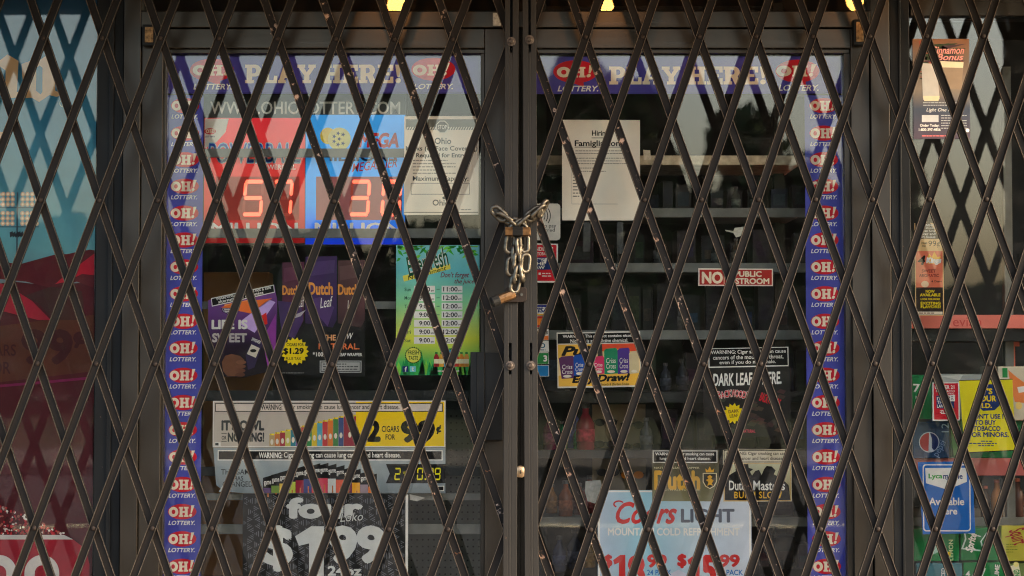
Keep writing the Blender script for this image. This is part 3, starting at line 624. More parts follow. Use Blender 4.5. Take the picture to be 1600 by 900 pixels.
# plastic tag and tape bits on the glass of the right door
def scrap(label, pts, rgb, cat='tape'):
    xs = [p[0] for p in pts]; ys = [p[1] for p in pts]
    s = Sign('tape_scrap', label, cat, min(xs), min(ys), max(xs), max(ys), mat(rgb, .5, 0, .25, 90), outline=pts, Y=.0075); s.done()
scrap('white torn tape scrap on right door beside the lower edge of the second shelf', [(1133, 359), (1146, 361), (1148, 356), (1163, 354), (1164, 367), (1150, 371), (1146, 364), (1134, 361)], (190, 186, 170))
scrap('pale tape tab sticking above the top shelf beside the hiring notice', [(1005, 234), (1016, 235), (1017, 250), (1006, 250)], (196, 184, 160))
scrap('left grey tape strip hanging below the hiring notice', [(912, 347), (923, 347), (922, 393), (911, 393)], (62, 64, 63))
scrap('right grey tape strip hanging below the hiring notice', [(964, 347), (974, 347), (974, 397), (964, 396)], (66, 68, 67))
scrap('crumpled clear plastic sheet left of the beer poster', [(915, 752), (938, 750), (942, 765), (934, 788), (918, 783), (914, 768)], (150, 152, 148))
scrap('white tape scrap at the lower right corner of the two-for sign', [(640, 772), (664, 778), (652, 783), (641, 781)], (176, 174, 166))

# ------------------------------------------------------------------ lottery signs
def bubble(s, cx, cy, rx, ry, tail=0, layer=1, part='logo'):
    s.ell(cx, cy, rx, ry, RED, layer, part, 28)
    if tail: s.poly([(cx - 12 * tail, cy + ry * .8), (cx + 12 * tail, cy + ry * .7), (cx + 14 * tail, cy + ry + 7)], RED, layer + .5, part)
def oh(s, x0, y0, x1, y1, layer=3, part='logo'):
    wd = x1 - x0; s.slab('OH', x0, y0 + 1.5, x0 + wd * .77, y1, CREAM, layer, 0, part); s.slab('!', x0 + wd * .8, y0 - 1, x1, y1, CREAM, layer, .25, part)
def banner(label, x0, x1, dy, L, Pq, Rr):
    s = Sign('lottery_banner', label, 'banner', x0, 86 + dy, x1, 146 + dy * .3, PURP, Y=.0102)
    for (cx, cy, ox, lx) in (L, Rr):
        bubble(s, cx, cy, 34.5, 18, 1); oh(s, *ox); s.text('LOTTERY.', *lx, WHITE, 2, .02, .25)
    s.slab('PLAY HERE!', *Pq, CREAM, 2); s.rect(x0 + 1, 144.4 + dy * .3, x1 - 1, 145.2 + dy * .3, ink(58, 50, 130), 1, 'printed_border'); s.done()
banner('purple PLAY HERE banner across the top of the left door', 263, 750.5, 0, (331, 109.5, (301, 100, 362, 118), (302, 131, 363, 140)), (383, 101, 627, 130), (677, 108, (645, 99.5, 703, 118), (646, 131, 708, 139.5)))
banner('purple PLAY HERE banner across the top of the right door', 832, 1318, 2, (899, 112, (870, 103, 928, 121), (871, 134, 935, 143)), (952, 104, 1197, 132), (1246, 111, (1213, 101, 1276, 119.5), (1216, 132.5, 1279, 142)))
def strip(label, xc, hw, lab_dy, cys):
    s = Sign('lottery_strip', label, 'decal strip', xc - hw, 147, xc + hw, 960, PURP2, Y=.0100)
    m2 = None; k = s.k
    for cy in cys:
        q = Sign.__new__(Sign); q.cx, q.cy, q.k, q.b = xc, cy, k, {}
        if m2 is None:
            bubble(q, xc, cy, 22.3, 12); oh(q, xc - 21, cy - 9, xc + 19, cy + 8); q.text('LOTTERY.', xc - 21.5, cy + 14, xc + 20, cy + 20.6, WHITE, 2, .02, .25, 'logo')
            V, F, M, I = q.b['logo']; o = mesh('logo', V, F, M, I, s.root); m2 = o.data
        else: o = link(bpy.data.objects.new('logo', m2), s.root)
        o.location = (0, 0, P(xc, cy, .01).z - s.root.location.z)
    return s
cys = [165, 208, 249.5, 291, 333, 375, 417, 459, 502, 544, 586.5, 629, 671.5, 714, 757, 799.5, 842, 885]
strip('narrow blue decal strip of red ovals down the left edge of the left door', 286.5, 29, 17, cys)
strip('narrow blue decal strip of red ovals down the right edge of the right door', 1289.5, 29.5, 17, cys)

# jackpot sign with lit digits
JB = mat((60, 66, 64), .5, 0, .1, 10)
s = Sign('jackpot_sign', 'lit jackpot display with red and blue panels behind the left door', 'sign', 318, 147, 634, 383, JB, Y=.075, thick=.05)
s.text('WWW.OHIOLOTTERY.COM', 328, 158, 625, 178, ink(220, 220, 210), 1, .012)
rp = glow(ramp_mat(((0, (150, 22, 28)), (.35, (200, 62, 54)), (1, (206, 44, 54)))), .06); bp_ = glow(ramp_mat(((0, (12, 50, 225)), (.14, (40, 110, 225)), (.3, (60, 150, 225)), (1, (56, 150, 225)))), .06)
s.rect(319, 184, 476.5, 380, rp, 1, 'red_panel'); s.rect(477.5, 179, 633, 382, bp_, 1, 'blue_panel')
s.poly([(319.5, 185), (357, 185), (352, 206), (338, 222), (319.5, 232)], ink(232, 235, 228), 2, 'corner_logo'); s.ell(328, 205, 9, 5, RED, 3, 'corner_logo'); s.slab('OH!', 321, 201.5, 335, 208, CREAM, 4, 0, 'corner_logo'); s.text('LOTTERY', 320, 212, 336, 214.5, NAVY, 4, .02, 0, 'corner_logo')
s.text('POWERBALL', 324, 222, 470, 256, ink(150, 215, 235), 2, .05, .1); s.text('POWERBALL', 325, 223.5, 469, 254.5, ink(40, 80, 190), 3, .0, .1)
s.text('POWERBALL', 405, 257, 462, 265, WHITE, 2, .02); s.ell(512, 212, 12, 13, ink(238, 214, 70), 2, 'logo_ball'); s.ell(530, 217, 18, 18, ink(228, 226, 150), 3, 'logo_ball')
for i in range(7):
    a = i * .9; s.star(530 + 9 * math.cos(a) * (i > 0), 217 + 9 * math.sin(a) * (i > 0), 1.6, 3.6, 5, NAVY, 4, 'logo_ball')
s.text('MEGA', 560, 207, 623, 231, RED, 3, .05, .2); s.text('MILLIONS', 500, 236, 620, 252, NAVY, 2, .03); s.text('MEGAPLIER', 549, 251, 621, 265, RED, 3, .01, .4, rot=7)
DISP = mat((178, 66, 56), .3, 0, .1, 10); LED = mat((255, 84, 60), .5, 0, 0, 1, 0, .5, .36); OFF = mat((196, 84, 70), .4)
s.rect(338, 276, 468, 344, DISP, 2, 'display_window'); s.rect(494, 276, 628, 344, mat((176, 110, 112), .3, 0, .1, 10), 2, 'display_window')
for d_, x in (('5', 378), ('7', 424), ('3', 545), ('0', 594)):
    s.digit('8', x, 281, x + 37, 338, OFF, 3, 'unlit_digit', .15); s.digit(d_, x, 281, x + 37, 338, LED, 4, 'lit_digit', .17)
s.text('MILLION', 330, 348, 466, 366, WHITE, 2, .03); s.text('MILLION', 492, 348, 628, 366, WHITE, 2, .03); s.done()

# ------------------------------------------------------------------ notices and posters, left door
s = Sign('mask_notice', 'white face covering notice with stop octagon on the left door', 'notice', 631, 181, 748, 336, PAPER, Y=.0096)
s.rect(634, 186, 744, 203, ink(110, 112, 105), 1); 
for x in range(634, 744, 4): s.poly([(x, 203), (x + 2, 203), (x + 4.5, 198), (x + 2.5, 198)], ink(215, 212, 200), 2)
oc = [(691 + 10.5 * math.cos(R(22.5 + 45 * i)), 198 + 10.5 * math.sin(R(22.5 + 45 * i))) for i in range(8)]
s.poly(oc, ink(215, 212, 200), 3, 'stop_octagon'); s.poly([(691 + (a - 691) * .86, 198 + (b - 198) * .86) for a, b in oc], ink(90, 92, 88), 4, 'stop_octagon'); s.text('STOP', 684, 195, 698, 201.5, WHITE, 5, .02)
s.text('Ohio', 679, 215, 705, 225, DGREY, 2, .02); s.text('Masks (or Face Covering)', 634, 228, 746, 237.5, DGREY, 2, .015); s.text('Required for Entry', 650, 239, 728, 248, DGREY, 2, .025)
s.lines(645, 250, 712, 5, 5, 1.4, ink(120, 118, 112), seed=3); s.text('Maximum Capacity:', 645, 275, 732, 285, DGREY, 2, .015); s.frame(642, 286, 734, 304, .8, DGREY, 2)
s.text('Ohio', 676, 312, 702, 321.5, DGREY, 2, .015); s.poly([(691, 309), (694, 306.5), (697, 308), (696, 311.5), (692, 311.5)], DGREY, 2); s.rect(632, 331.5, 747, 332.6, DGREY, 2); s.lines(720, 327, 744, 1, 4, 1.4, GREY); s.done()

hm = ramp_mat(((0, (30, 160, 90)), (.1, (70, 185, 90)), (.28, (222, 226, 70)), (.55, (140, 212, 150)), (.8, (110, 200, 205)), (1, (130, 205, 210))))
s = Sign('hours_sign', 'bright teal and lime opening hours sign at lower right of the left door', 'sign', 619, 383, 749, 586, hm, Y=.0094, thick=.0012)
r = random.Random(4)
for i in range(60):
    x = r.uniform(620, 748); y = 384 + r.random() ** 2 * 26 * (.5 + abs(x - 684) / 90); a = r.uniform(0, 3.14); c_, d_ = math.cos(a), math.sin(a); q = r.uniform(5, 9)
    pts = [(max(619.5, min(748.5, x + c_ * u * q - d_ * v_ * 2.4)), max(383.6, y + d_ * u * q + c_ * v_ * 2.4)) for u, v_ in ((-1, 0), (-.3, 1), (1, 0), (-.3, -1))]
    s.poly(pts, (ink(60, 170, 50), ink(120, 205, 70), ink(30, 130, 50))[i % 3], 1 + (i % 3) * .3, 'leaf_print')
for i in range(40):
    x = r.uniform(620, 748); h_ = r.uniform(6, 20) * (1.4 if x < 660 else .8); s.poly([(x - 5, 585.5), (max(619.6, x - 2), 575 - h_ * .4), (x, 574 - h_), (min(748.4, x + 3), 576 - h_ * .4), (min(748.4, x + 5), 585.5)], (ink(60, 175, 80), ink(120, 200, 70), ink(30, 150, 80))[i % 3], 1 + (i % 3) * .3, 'grass_print')
s.text('Everfresh', 634, 393, 700, 424, WHITE, 2, .05, .25, rot=16); s.text('Everfresh', 634, 393, 700, 424, ink(16, 84, 52), 3, .015, .25, rot=16)
s.poly([(629, 431), (703, 412), (704, 420), (631, 440)], ink(238, 226, 90), 2, 'ribbon'); s.text('Nourishment', 636, 423, 698, 430, ink(60, 70, 20), 3, .01, .2, rot=15)
MAR = ink(120, 24, 50); s.text("Don't forget", 688, 425, 733, 436, MAR, 2, .015, .3); s.text('the juice', 710, 436, 741, 445, MAR, 2, .015, .3)
for i, dn in enumerate(('Sun', 'Mon', 'Tue', 'Wed', 'Thu', 'Fri', 'Sat')):
    y = 446.5 + i * 13.3; s.text(dn, 632, y + 3, 642, y + 8.5, ink(40, 90, 70), 2, .01)
    for j, x in enumerate((647, 690)):
        s.rect(x, y, x + 32.5, y + 10.8, WHITE, 2, 'time_card'); tx = '9:00' if j == 0 else ('11:00' if i == 0 else '12:00')
        if j == 0 and i < 1: tx = '10:00'
        s.text(tx, x + (8 if j == 0 and i else 2.5), y + 1.8, x + 25, y + 9, BLACK, 3, .02); s.text('am' if j == 0 else 'pm', x + 26, y + 6.5, x + 31, y + 9, BLACK, 3, .02)
    s.rect(682, y + 5, 687, y + 6, ink(60, 110, 90), 2)
s.star(646, 555, 12, 13.6, 22, ink(60, 90, 30), 2); s.ell(646, 555, 11.4, 11.4, ink(222, 222, 90), 3, 'badge'); s.text('FRESH', 637.5, 547.5, 654.5, 554, ink(50, 80, 30), 4, .02); s.text('TASTE', 638.5, 556, 653.5, 562.5, ink(50, 80, 30), 4, .02)
for i, (x, c_) in enumerate(((682, (150, 40, 44)), (690, (200, 150, 60)), (698, (60, 150, 190)), (704, (40, 140, 190)), (713, (190, 60, 50)), (721, (206, 130, 50)), (729, (214, 150, 70)))):
    tp = 545 if i in (2, 3) else 551; s.poly([(x - 4, 573), (x - 4, tp + 7), (x - 1.6, tp + 2), (x + 1.6, tp + 2), (x + 4, tp + 7), (x + 4, 573)], ink(*c_), 3, 'bottle_print'); s.rect(x - 2, tp - 1, x + 2, tp + 2, ink(40, 120, 60), 3, 'bottle_print'); s.rect(x - 3.8, 561, x + 3.8, 568, ink(225, 220, 180), 4, 'bottle_print')
s.rect(629, 572, 638, 581, NAVY, 4, 'icon'); s.text('f', 632.5, 573, 636, 581, WHITE, 5, .03, 0, 'icon'); s.rect(640.5, 572, 650, 581, ink(120, 205, 215), 4, 'icon'); s.text('t', 643.5, 573.5, 647, 580, WHITE, 5, .04, 0, 'icon')
s.lines(684, 579, 732, 1, 4, 1.4, WHITE, 4); s.done()

lm_ = ramp_mat(((0, (22, 16, 24)), (.35, (34, 20, 40)), (.7, (96, 54, 120)), (1, (120, 70, 140))))
s = Sign('sweet_poster', 'purple LIFE IS SWEET poster, tilted, at the left of the left door', 'poster', 326, 447, 432, 590, lm_, Y=.0098, outline=[(325, 469), (330, 468), (428, 445), (433, 470), (432, 578), (380, 590), (326, 587)])
for pts, c_ in (([(345, 480), (372, 472), (425, 466), (392, 490)], (226, 110, 50)), ([(372, 505), (420, 468), (430, 472), (398, 520)], (190, 160, 220)), ([(398, 500), (416, 488), (418, 506), (402, 512)], (206, 40, 40)), ([(410, 530), (431, 490), (431, 560), (420, 580)], (140, 60, 150)), ([(350, 476), (390, 468), (396, 472), (352, 482)], (240, 150, 90))): s.poly(pts, ink(*c_), 1 + .3 * (c_[0] % 3), 'artwork')
s.poly([(329.5, 466), (427.5, 444.8), (429, 457), (331, 479)], WHITE, 2, 'warning_panel'); s.poly([(330.5, 467), (426.7, 446.2), (428, 456), (331.8, 477.6)], BLACK, 3, 'warning_panel')
s.text('WARNING: Cigars are not a safe', 336, 455, 424, 462, WHITE, 4, .01, 0, rot=12.3); s.text('alternative to cigarettes', 340, 462, 412, 468, WHITE, 4, .01, 0, rot=12.3)
s.poly([(345, 481), (369, 481), (367, 487), (357, 492), (347, 487)], ink(52, 24, 60), 2, 'shield_logo'); s.poly([(346.5, 482), (367.5, 482), (365.5, 486.5), (357, 490.5), (348.5, 486.5)], ink(160, 150, 180), 2.4, 'shield_logo'); s.poly([(347.5, 482.7), (366.5, 482.7), (364.5, 486), (357, 489.5), (349.5, 486)], ink(52, 24, 60), 2.8, 'shield_logo')
s.text('SWISHER', 350, 482.5, 364.5, 485, WHITE, 3.3, .02); s.text('SWEETS', 351, 485.6, 363.5, 488, WHITE, 3.3, .02)
s.text('LIFE IS', 330.5, 499.5, 387, 514.5, ink(215, 212, 205), 2, .05); s.text('SWEET', 331.5, 520.5, 386, 535, ink(170, 165, 165), 2, .05)
SK = ink(104, 68, 50)
s.poly([(347, 566), (352, 556), (362, 553), (375, 556), (382, 562), (378, 574), (380, 582), (368, 588), (356, 588), (349, 580)], SK, 2, 'hand_print')
for i in range(4): s.poly(arc(377 - i * .5, 566 + i * 6.5, 8, 3.4, 0, 340, 12), ink(120 - i * 9, 78 - i * 7, 58 - i * 5), 2.5 + i * .2, 'hand_print')
s.poly([(384, 556), (396, 528), (411, 535), (398, 574), (388, 578)], ink(52, 40, 74), 3, 'pack_print'); s.poly([(386, 553), (393, 538), (406, 544), (400, 559)], ink(214, 206, 190), 3.5, 'pack_print'); s.text('SWISHER', 393, 530, 408, 535, WHITE, 4, .02, 0, rot=-24); s.ell(396, 548, 5, 2.6, BLACK, 4, 'pack_print'); s.done()

s = Sign('pack_poster', 'black poster with three purple cigar packs and round yellow price burst', 'poster', 433, 400, 570, 588, mat((20, 20, 22), .35, 0, .1, 20), Y=.0096, outline=[(433, 432), (441, 410), (476, 408), (477, 399), (526, 400), (528, 405), (571, 408), (570, 588), (433, 585)])
for x0, x1, y0, c_ in ((441, 475, 409, (84, 40, 62)), (477, 526, 400, (64, 44, 92)), (528, 570, 406, (84, 56, 58))):
    s.poly([(x0, y0 + 1), (x1, y0), (x1, 500), (x1 - 6, 512), (x0, 505)], ramp_mat(((0, (26, 24, 30)), (.4, c_), (1, c_))), 1, 'pack_print')
    s.poly([(x0 + 2, y0 + 10), (x1 - 3, y0 + 6), (x1 - 4, y0 + 26), (x0 + 3, y0 + 32)], ink(*[min(255, v + 16) for v in c_]), 1.4, 'pack_print')
s.poly([(434, 470), (470, 474), (474, 500), (460, 530), (440, 520)], ink(70, 50, 96), 1.3, 'pack_print'); s.poly([(478, 470), (500, 464), (522, 480), (512, 510)], ink(84, 60, 110), 1.5, 'pack_print'); s.poly([(446, 498), (470, 488), (478, 484), (470, 494), (452, 500)], ink(170, 164, 170), 1.8, 'pack_print')
for x0, x1, y0, y1 in ((441, 467, 446, 461), (482, 520, 441, 461), (528, 560, 444, 461)): s.text('Dutch', x0, y0, x1, y1, ink(225, 150, 70), 2, .04)
for x0, x1, y0, y1 in ((499, 521, 464, 480), (542, 558, 468, 481), (462, 476, 464, 480)): s.text('Leaf', x0, y0, x1, y1, WHITE, 2, .0, .5, rot=10)
s.star(461, 549, 18, 22, 18, YEL, 2); s.text('CIGARS FOR', 448, 536, 475, 541, BLACK, 3, .02); s.text('$1.29', 443, 543.5, 475, 554.5, BLACK, 3, .04); s.text('PLUS TAX', 447, 558, 471, 562.5, BLACK, 3, .02)
s.text('THE', 504, 523, 525, 532, ink(220, 160, 110), 2, .03); s.text('NEW', 530, 520, 552, 530, WHITE, 2, .0, .3); s.text('NATURAL.', 498, 536.5, 562, 546, ink(225, 120, 70), 2, .03, 0, space=1.1)
s.text('*100%', 489, 550, 511, 557, WHITE, 2, .02); s.text('LEAF WRAPPER', 530, 551.5, 566, 556.5, WHITE, 2, .02); s.frame(500, 563.5, 565, 582, 1.2, LGREY, 2); s.rect(502.5, 566, 562.5, 579.5, ink(160, 162, 160), 2); s.lines(505, 568, 560, 3, 4, 1.6, DGREY, 3, seed=8); s.lines(441, 582, 490, 1, 3, 1.2, GREY, 2); s.done()

s = Sign('two_for_sign', 'wide grey and yellow two-cigars-for price sign on the left door', 'sign', 332, 626, 696, 698.5, mat((196, 184, 172), .5, 0, .06, 12), Y=.0092)
s.rect(556, 627, 695.5, 697.5, mat((246, 206, 22), .5, 0, .04, 10), 1); s.frame(332.8, 626.6, 695.4, 698, 1, WHITE, 1.4); s.rect(336, 630, 692, 643.5, BLACK, 2, 'warning_panel'); s.rect(337.2, 631.2, 690.8, 642.3, ink(222, 208, 196), 3, 'warning_panel')
s.text('WARNING:', 408, 631.8, 441, 640.4, BLACK, 4, .025); s.text('Cigar smoking can cause lung cancer and heart disease.', 444, 631.8, 624, 641.8, BLACK, 4, .01)
s.text("IT'S OWL", 346, 656, 413, 673, DGREY, 2, .055); s.text('OR', 346.5, 681, 354, 687, DGREY, 2, .03); s.rect(346, 677, 354.5, 678, DGREY, 2); s.rect(346, 689, 354.5, 690, DGREY, 2); s.text('NOTHING!', 356, 675.5, 413, 690.5, DGREY, 2, .055); s.rect(335.5, 691, 345, 697, WHITE, 2); s.lines(336.5, 692, 344, 1, 3, 4, DGREY, 3)
PC = [(190, 160, 110), (206, 120, 60), (170, 40, 60), (200, 190, 90), (40, 120, 140), (110, 70, 150), (200, 70, 60), (60, 140, 80), (220, 190, 60), (90, 170, 190), (200, 50, 60), (230, 120, 40), (60, 130, 70), (50, 70, 130), (150, 30, 60)]
for i in range(15):
    x = 421 + i * 8.3; t_ = 680 - i * 2.1; wd = 8 if i < 14 else 19; s.rect(x, t_, x + wd, 697, ink(*PC[i]), 2, 'pack_print'); s.rect(x + .4, t_ - 2.6, x + wd - .4, t_ - .1, YEL, 2, 'pack_print'); s.ell(x + wd / 2, t_ + (697 - t_) * .62, 2.4, 4.5, ink(232, 222, 206), 3, 'pack_print', 10); s.text('2', x + 1, t_ - 2.4, x + 3.4, t_ - .4, BLACK, 3, .02)
s.text('2', 573, 656, 595, 690.5, BLACK, 2, .06); s.text('CIGARS', 596.5, 665.5, 623.5, 675, BLACK, 2, .02); s.text('FOR', 602.5, 678.5, 617.5, 687, BLACK, 2, .02); s.text('99', 626, 656, 680, 692, BLACK, 2, .06); s.text('¢', 681.5, 664, 689.5, 678.5, BLACK, 2, .05); s.done()

s = Sign('changed_sign', 'grey cigar sign with fanned black packs, below the two-for sign', 'sign', 335, 699.5, 696, 770.5, ramp_mat(((0, (120, 132, 138)), (.5, (158, 168, 170)), (1, (150, 158, 160))), 2), Y=.0096, outline=[(333, 699.5), (696, 699.5), (696, 770.5), (382, 770.5), (352, 768), (338, 758)])
s.rect(340, 703.5, 691.5, 719.5, WHITE, 1, 'warning_panel'); s.rect(341.5, 705, 690, 718, BLACK, 2, 'warning_panel'); s.text('WARNING:', 404.5, 707, 441, 716, WHITE, 3, .03); s.text('Cigar smoking can cause lung cancer and heart disease.', 443.5, 706.5, 626, 717.5, WHITE, 3, .012)
s.text('THE GAME', 345.5, 733, 395, 741.5, DGREY, 2, .01); s.text('HAS', 365, 743.5, 380, 751, DGREY, 2, .01); s.text('CHANGED', 348, 752, 395, 760.5, DGREY, 2, .01); s.poly([(342, 768), (370, 724), (376, 724), (350, 769)], ink(190, 196, 196), 1, 'artwork')
PC = [(90, 60, 110), (120, 150, 70), (230, 190, 60), (190, 200, 80), (150, 40, 60), (50, 60, 120), (200, 60, 70), (205, 70, 90), (210, 210, 205), (225, 90, 60), (120, 60, 80), (240, 170, 50), (150, 130, 140), (230, 120, 40)]
for i in range(14):
    x = 411 + i * 12.6; t_ = 723 + abs(i - 6.8) ** 1.5 * 1.1; s.poly([(x, t_ + 4), (x + 14, t_), (x + 14, 770), (x, 770)], BLACK, 2 + (7 - abs(i - 7)) * .05, 'pack_print'); s.rect(x + .6, t_ + 24 - abs(i - 7) * .6, x + 13, 770, ink(*PC[i]), 2.6, 'pack_print'); s.text('game', x + 1.5, t_ + 9, x + 13, t_ + 17, WHITE, 2.7, .01, 0, rot=6); s.rect(x + 7, t_ + 34, x + 9, 770, ink(190, 110, 60), 2.9, 'pack_print')
s.poly([(603, 725), (696, 725), (696, 755), (603, 755), (609, 740)], BLACK, 1.5, 'price_flag'); YD = ink(240, 226, 30)
for d_, x in (('2', 616), ('0', 651), ('9', 667.5), ('9', 678.5)): s.digit(d_, x, 731, x + 11, 750, YD, 2.5, 'price_flag', .2)
s.text('CIGARS', 630, 737, 638, 740, YD, 2.5, .03); s.text('FOR', 632, 741.5, 637, 744.5, YD, 2.5, .03); s.text('$', 640, 731, 648, 741, YD, 2.5, .02); s.rect(663.5, 747.5, 666, 750, YD, 2.5); s.rect(684, 759, 694, 767, WHITE, 2); s.lines(685, 760, 693, 1, 2, 6, BLACK, 3, seed=5); s.done()

s = Sign('four_poster', 'black poster with big white $1 99 price and hexagon pattern', 'poster', 379, 772, 638, 960, mat((22, 24, 26), .4, 0, .1, 20), Y=.0092)
HX = mat((98, 102, 110), .5, 0, .1, 30); st = 22
for j in range(9):
    for i in range(13):
        cx = 386 + i * 20 + (j % 2) * 10; cy = 783 + j * 17
        for q in (3.2, 6.4, 9.6):
            for a0 in (-90, 30, 150):
                a = R(a0 + (60 if (i + j) % 3 == 0 else 0)); b = a + R(60); p1 = (cx + q * math.cos(a), cy + q * math.sin(a)); p2 = (cx + q * math.cos(b), cy + q * math.sin(b)); k = 1 - 1.4 / q
                pts = [p1, p2, (cx + (p2[0] - cx) * k, cy + (p2[1] - cy) * k), (cx + (p1[0] - cx) * k, cy + (p1[1] - cy) * k)]
                if all(380 < p[0] < 633 and 773 < p[1] < 958 for p in pts): s.poly(pts, HX, 1, 'hexagon_pattern')
SIL = ink(205, 208, 206); s.rect(633.5, 773, 637.5, 959, WHITE, 1, 'printed_border')
s.text('four', 447, 777.5, 567, 811, SIL, 2, .06); s.text('Loko', 530, 801, 568, 815, BLACK, 3, .06, .3, rot=4); s.text('Loko', 531, 801.5, 567, 814.5, SIL, 4, .0, .3, rot=4)
s.text('$', 410, 821, 458, 893, SIL, 2, .045); s.poly([(461, 838), (486, 822.5), (506, 822.5), (506, 925), (483, 925), (483, 849), (467, 853)], SIL, 2, 'lettering'); s.text('99', 512, 821, 603, 881, SIL, 2, .055); s.text('24oz', 512, 884, 565, 899.5, SIL, 2, .04); s.done()

# ------------------------------------------------------------------ right door
s = Sign('hiring_notice', 'white letter-size hiring notice taped on the right door', 'notice', 878, 187, 1000, 345, PAPER, Y=.0088)
s.text('Hiring', 925, 203.5, 951, 214.5, BLACK, 1, .025); s.rect(924.5, 214.8, 951.5, 215.8, BLACK, 1); s.text('Famiglia.com', 898, 219, 973, 231, BLACK, 1, .025); s.rect(898, 229.2, 973, 230.2, BLACK, 1.5)
s.lines(899, 235, 985, 2, 4, 1.2, ink(120, 116, 110), seed=11); s.lines(899, 246.5, 983, 3, 4.3, 1.2, ink(120, 116, 110), seed=12); s.lines(899, 262, 955, 2, 5, 1.2, ink(120, 116, 110), seed=13)
for i in range(8): s.lines(895, 271 + i * 5, 903 + (i * 5) % 11, 1, 3, 1.6, ink(100, 96, 92), seed=20 + i)
s.rect(893, 318.6, 965, 319.2, GREY, 1); s.rect(893, 260, 893.5, 319, ink(170, 166, 160), 1); s.done()
s = Sign('tap_to_pay_sticker', 'white rounded tap-to-pay sticker beside the chain', 'sticker', 829, 318, 875.5, 375, mat((222, 214, 200), .5), Y=.0086, outline=[(829, 318), (871, 318), (874.5, 320), (875.5, 323), (875.5, 371), (874, 374), (870, 375.5), (829, 375.5)])
for i in range(4): 
    q = 5 + i * 4.2; s.add(arc(843, 337, q, q + 1.5, -38, 38, 8) + arc(843, 337, q - 1.3, q + .2, 38, -38, 8), [[j, j + 1, 16 - j, 17 - j] for j in range(8)], BLACK, 1, 'wave_symbol')
s.text('Tap to pay', 832, 349.5, 869, 357.5, DGREY, 1, 0.005); s.text('preferred', 832.5, 355.5 + 1.5, 867, 363.5, DGREY, 1.5, 0.005); s.done()
s = Sign('age_sticker', 'red and blue IT\'S THE LAW sticker below the tap-to-pay sticker', 'sticker', 829, 380.5, 871.5, 441.5, WHITE, Y=.0086)
s.rect(829.5, 382.5, 869.5, 439, RED, 1); s.rect(829.5, 402, 863, 421.5, NAVY, 2); s.text('UNDER 21', 831, 386, 864, 392, WHITE, 2, .03); s.text('NO TOBACCO', 831, 394, 862, 399, WHITE, 2, .01)
for i, t_ in enumerate(("IT'S", 'THE', 'LAW')): s.text(t_, 832, 403.5 + i * 6, 851, 408.5 + i * 6, WHITE, 3, .03)
s.poly([(851, 404), (855, 402.5), (853, 412), (850, 411)], WHITE, 3); s.rect(841.5, 426, 845, 429.5, WHITE, 2); s.lines(847, 426.5, 861, 2, 4, 1.6, WHITE, 2, seed=4); s.done()
PAY = [('blue, white and gold payment card sticker, topmost of its column', 476, 493, [(0, .2, (20, 40, 140)), (.2, .85, (228, 228, 225)), (.85, 1, (226, 180, 60))], 'VISA', (16, 34, 120)), ('orange and red payment card sticker', 493.5, 512, [(0, 1, (200, 40, 30)), (.2, .8, (236, 130, 40))], None, None), ('white and orange payment card sticker', 514, 531.5, [(0, .6, (226, 224, 220)), (.6, 1, (230, 120, 50))], 'DISCOVER', (30, 30, 30)), ('white and teal payment sticker', 533, 550, [(0, 1, (222, 222, 218))], 'O', (20, 90, 120)), ('green rounded payment sticker', 551, 569, [(0, 1, (40, 140, 70))], '3', (235, 235, 230)), ('sky blue payment sticker, lowest of its column', 570.5, 588, [(0, 1, (30, 120, 180))], None, None)]
for lb, y0, y1, bands, tx, tc_ in PAY:
    s = Sign('card_sticker', lb, 'sticker', 830, y0, 857.5, y1, WHITE, Y=.0086, group='payment stickers by the right gate post')
    for i, (a, b, c_) in enumerate(bands): s.rect(830.5, y0 + .5 + a * (y1 - y0 - 1), 857, y0 + .5 + b * (y1 - y0 - 1), ink(*c_), 1 + i * .4)
    if tx == 'VISA': s.text('VISA', 834, y0 + 4.5, 856, y0 + 12.5, ink(*tc_), 3, .04, .2)
    elif tx == 'DISCOVER': s.text('DISCOVER', 833, y0 + 3, 856.5, y0 + 8.5, ink(*tc_), 3, .03)
    elif tx == 'O': s.text('O', 843, y0 + 3, 852, y0 + 11, ink(*tc_), 3, .03); s.lines(844, y0 + 13, 856, 1, 3, 1.5, ink(*tc_), 3)
    elif tx: s.text(tx, 849, y0 + 4, 855, y0 + 14, ink(*tc_), 3, .05)
    s.done()
s = Sign('restroom_sign', 'red NO PUBLIC RESTROOM sign on the right door', 'sign', 1091, 419.5, 1208, 447, mat((230, 214, 200), .5), Y=.0090, rot=-.2)
s.rect(1093, 421.5, 1206, 445, mat((176, 40, 34), .5, 0, .1, 30), 1); s.text('NO', 1096.5, 424.5, 1129.5, 443.5, CREAM, 2, .05); s.text('PUBLIC', 1148, 423.5, 1190, 432.5, CREAM, 2, .04); s.text('RESTROOM', 1135, 434.5, 1202, 443.8, CREAM, 2, .04); s.rect(1131, 423, 1131.8, 444, CREAM, 2); s.done()
s = Sign('easy_draw_sign', 'yellow sign with six coloured cigar pouches and black warning strip', 'sign', 870, 518, 1001, 605, mat((214, 208, 196), .5), Y=.0094, rot=1.0)
s.rect(872, 520.5, 999.5, 536, BLACK, 1, 'warning_panel'); s.text('WARNING: This product contains nicotine.', 880, 522.5, 996, 528.5, WHITE, 2, .012); s.text('Nicotine is an addictive chemical.', 892, 529.5, 982, 535, WHITE, 2, .012)
s.rect(872, 537.5, 999.5, 603, mat((238, 184, 70), .5, 0, .05, 8), 1); s.poly([(940, 537.5), (999.5, 537.5), (999.5, 552), (960, 545), (935, 550)], ink(226, 80, 50), 1.4); s.poly([(872, 560), (930, 548), (999.5, 556), (999.5, 580), (872, 586)], ink(240, 210, 150), 1.7)
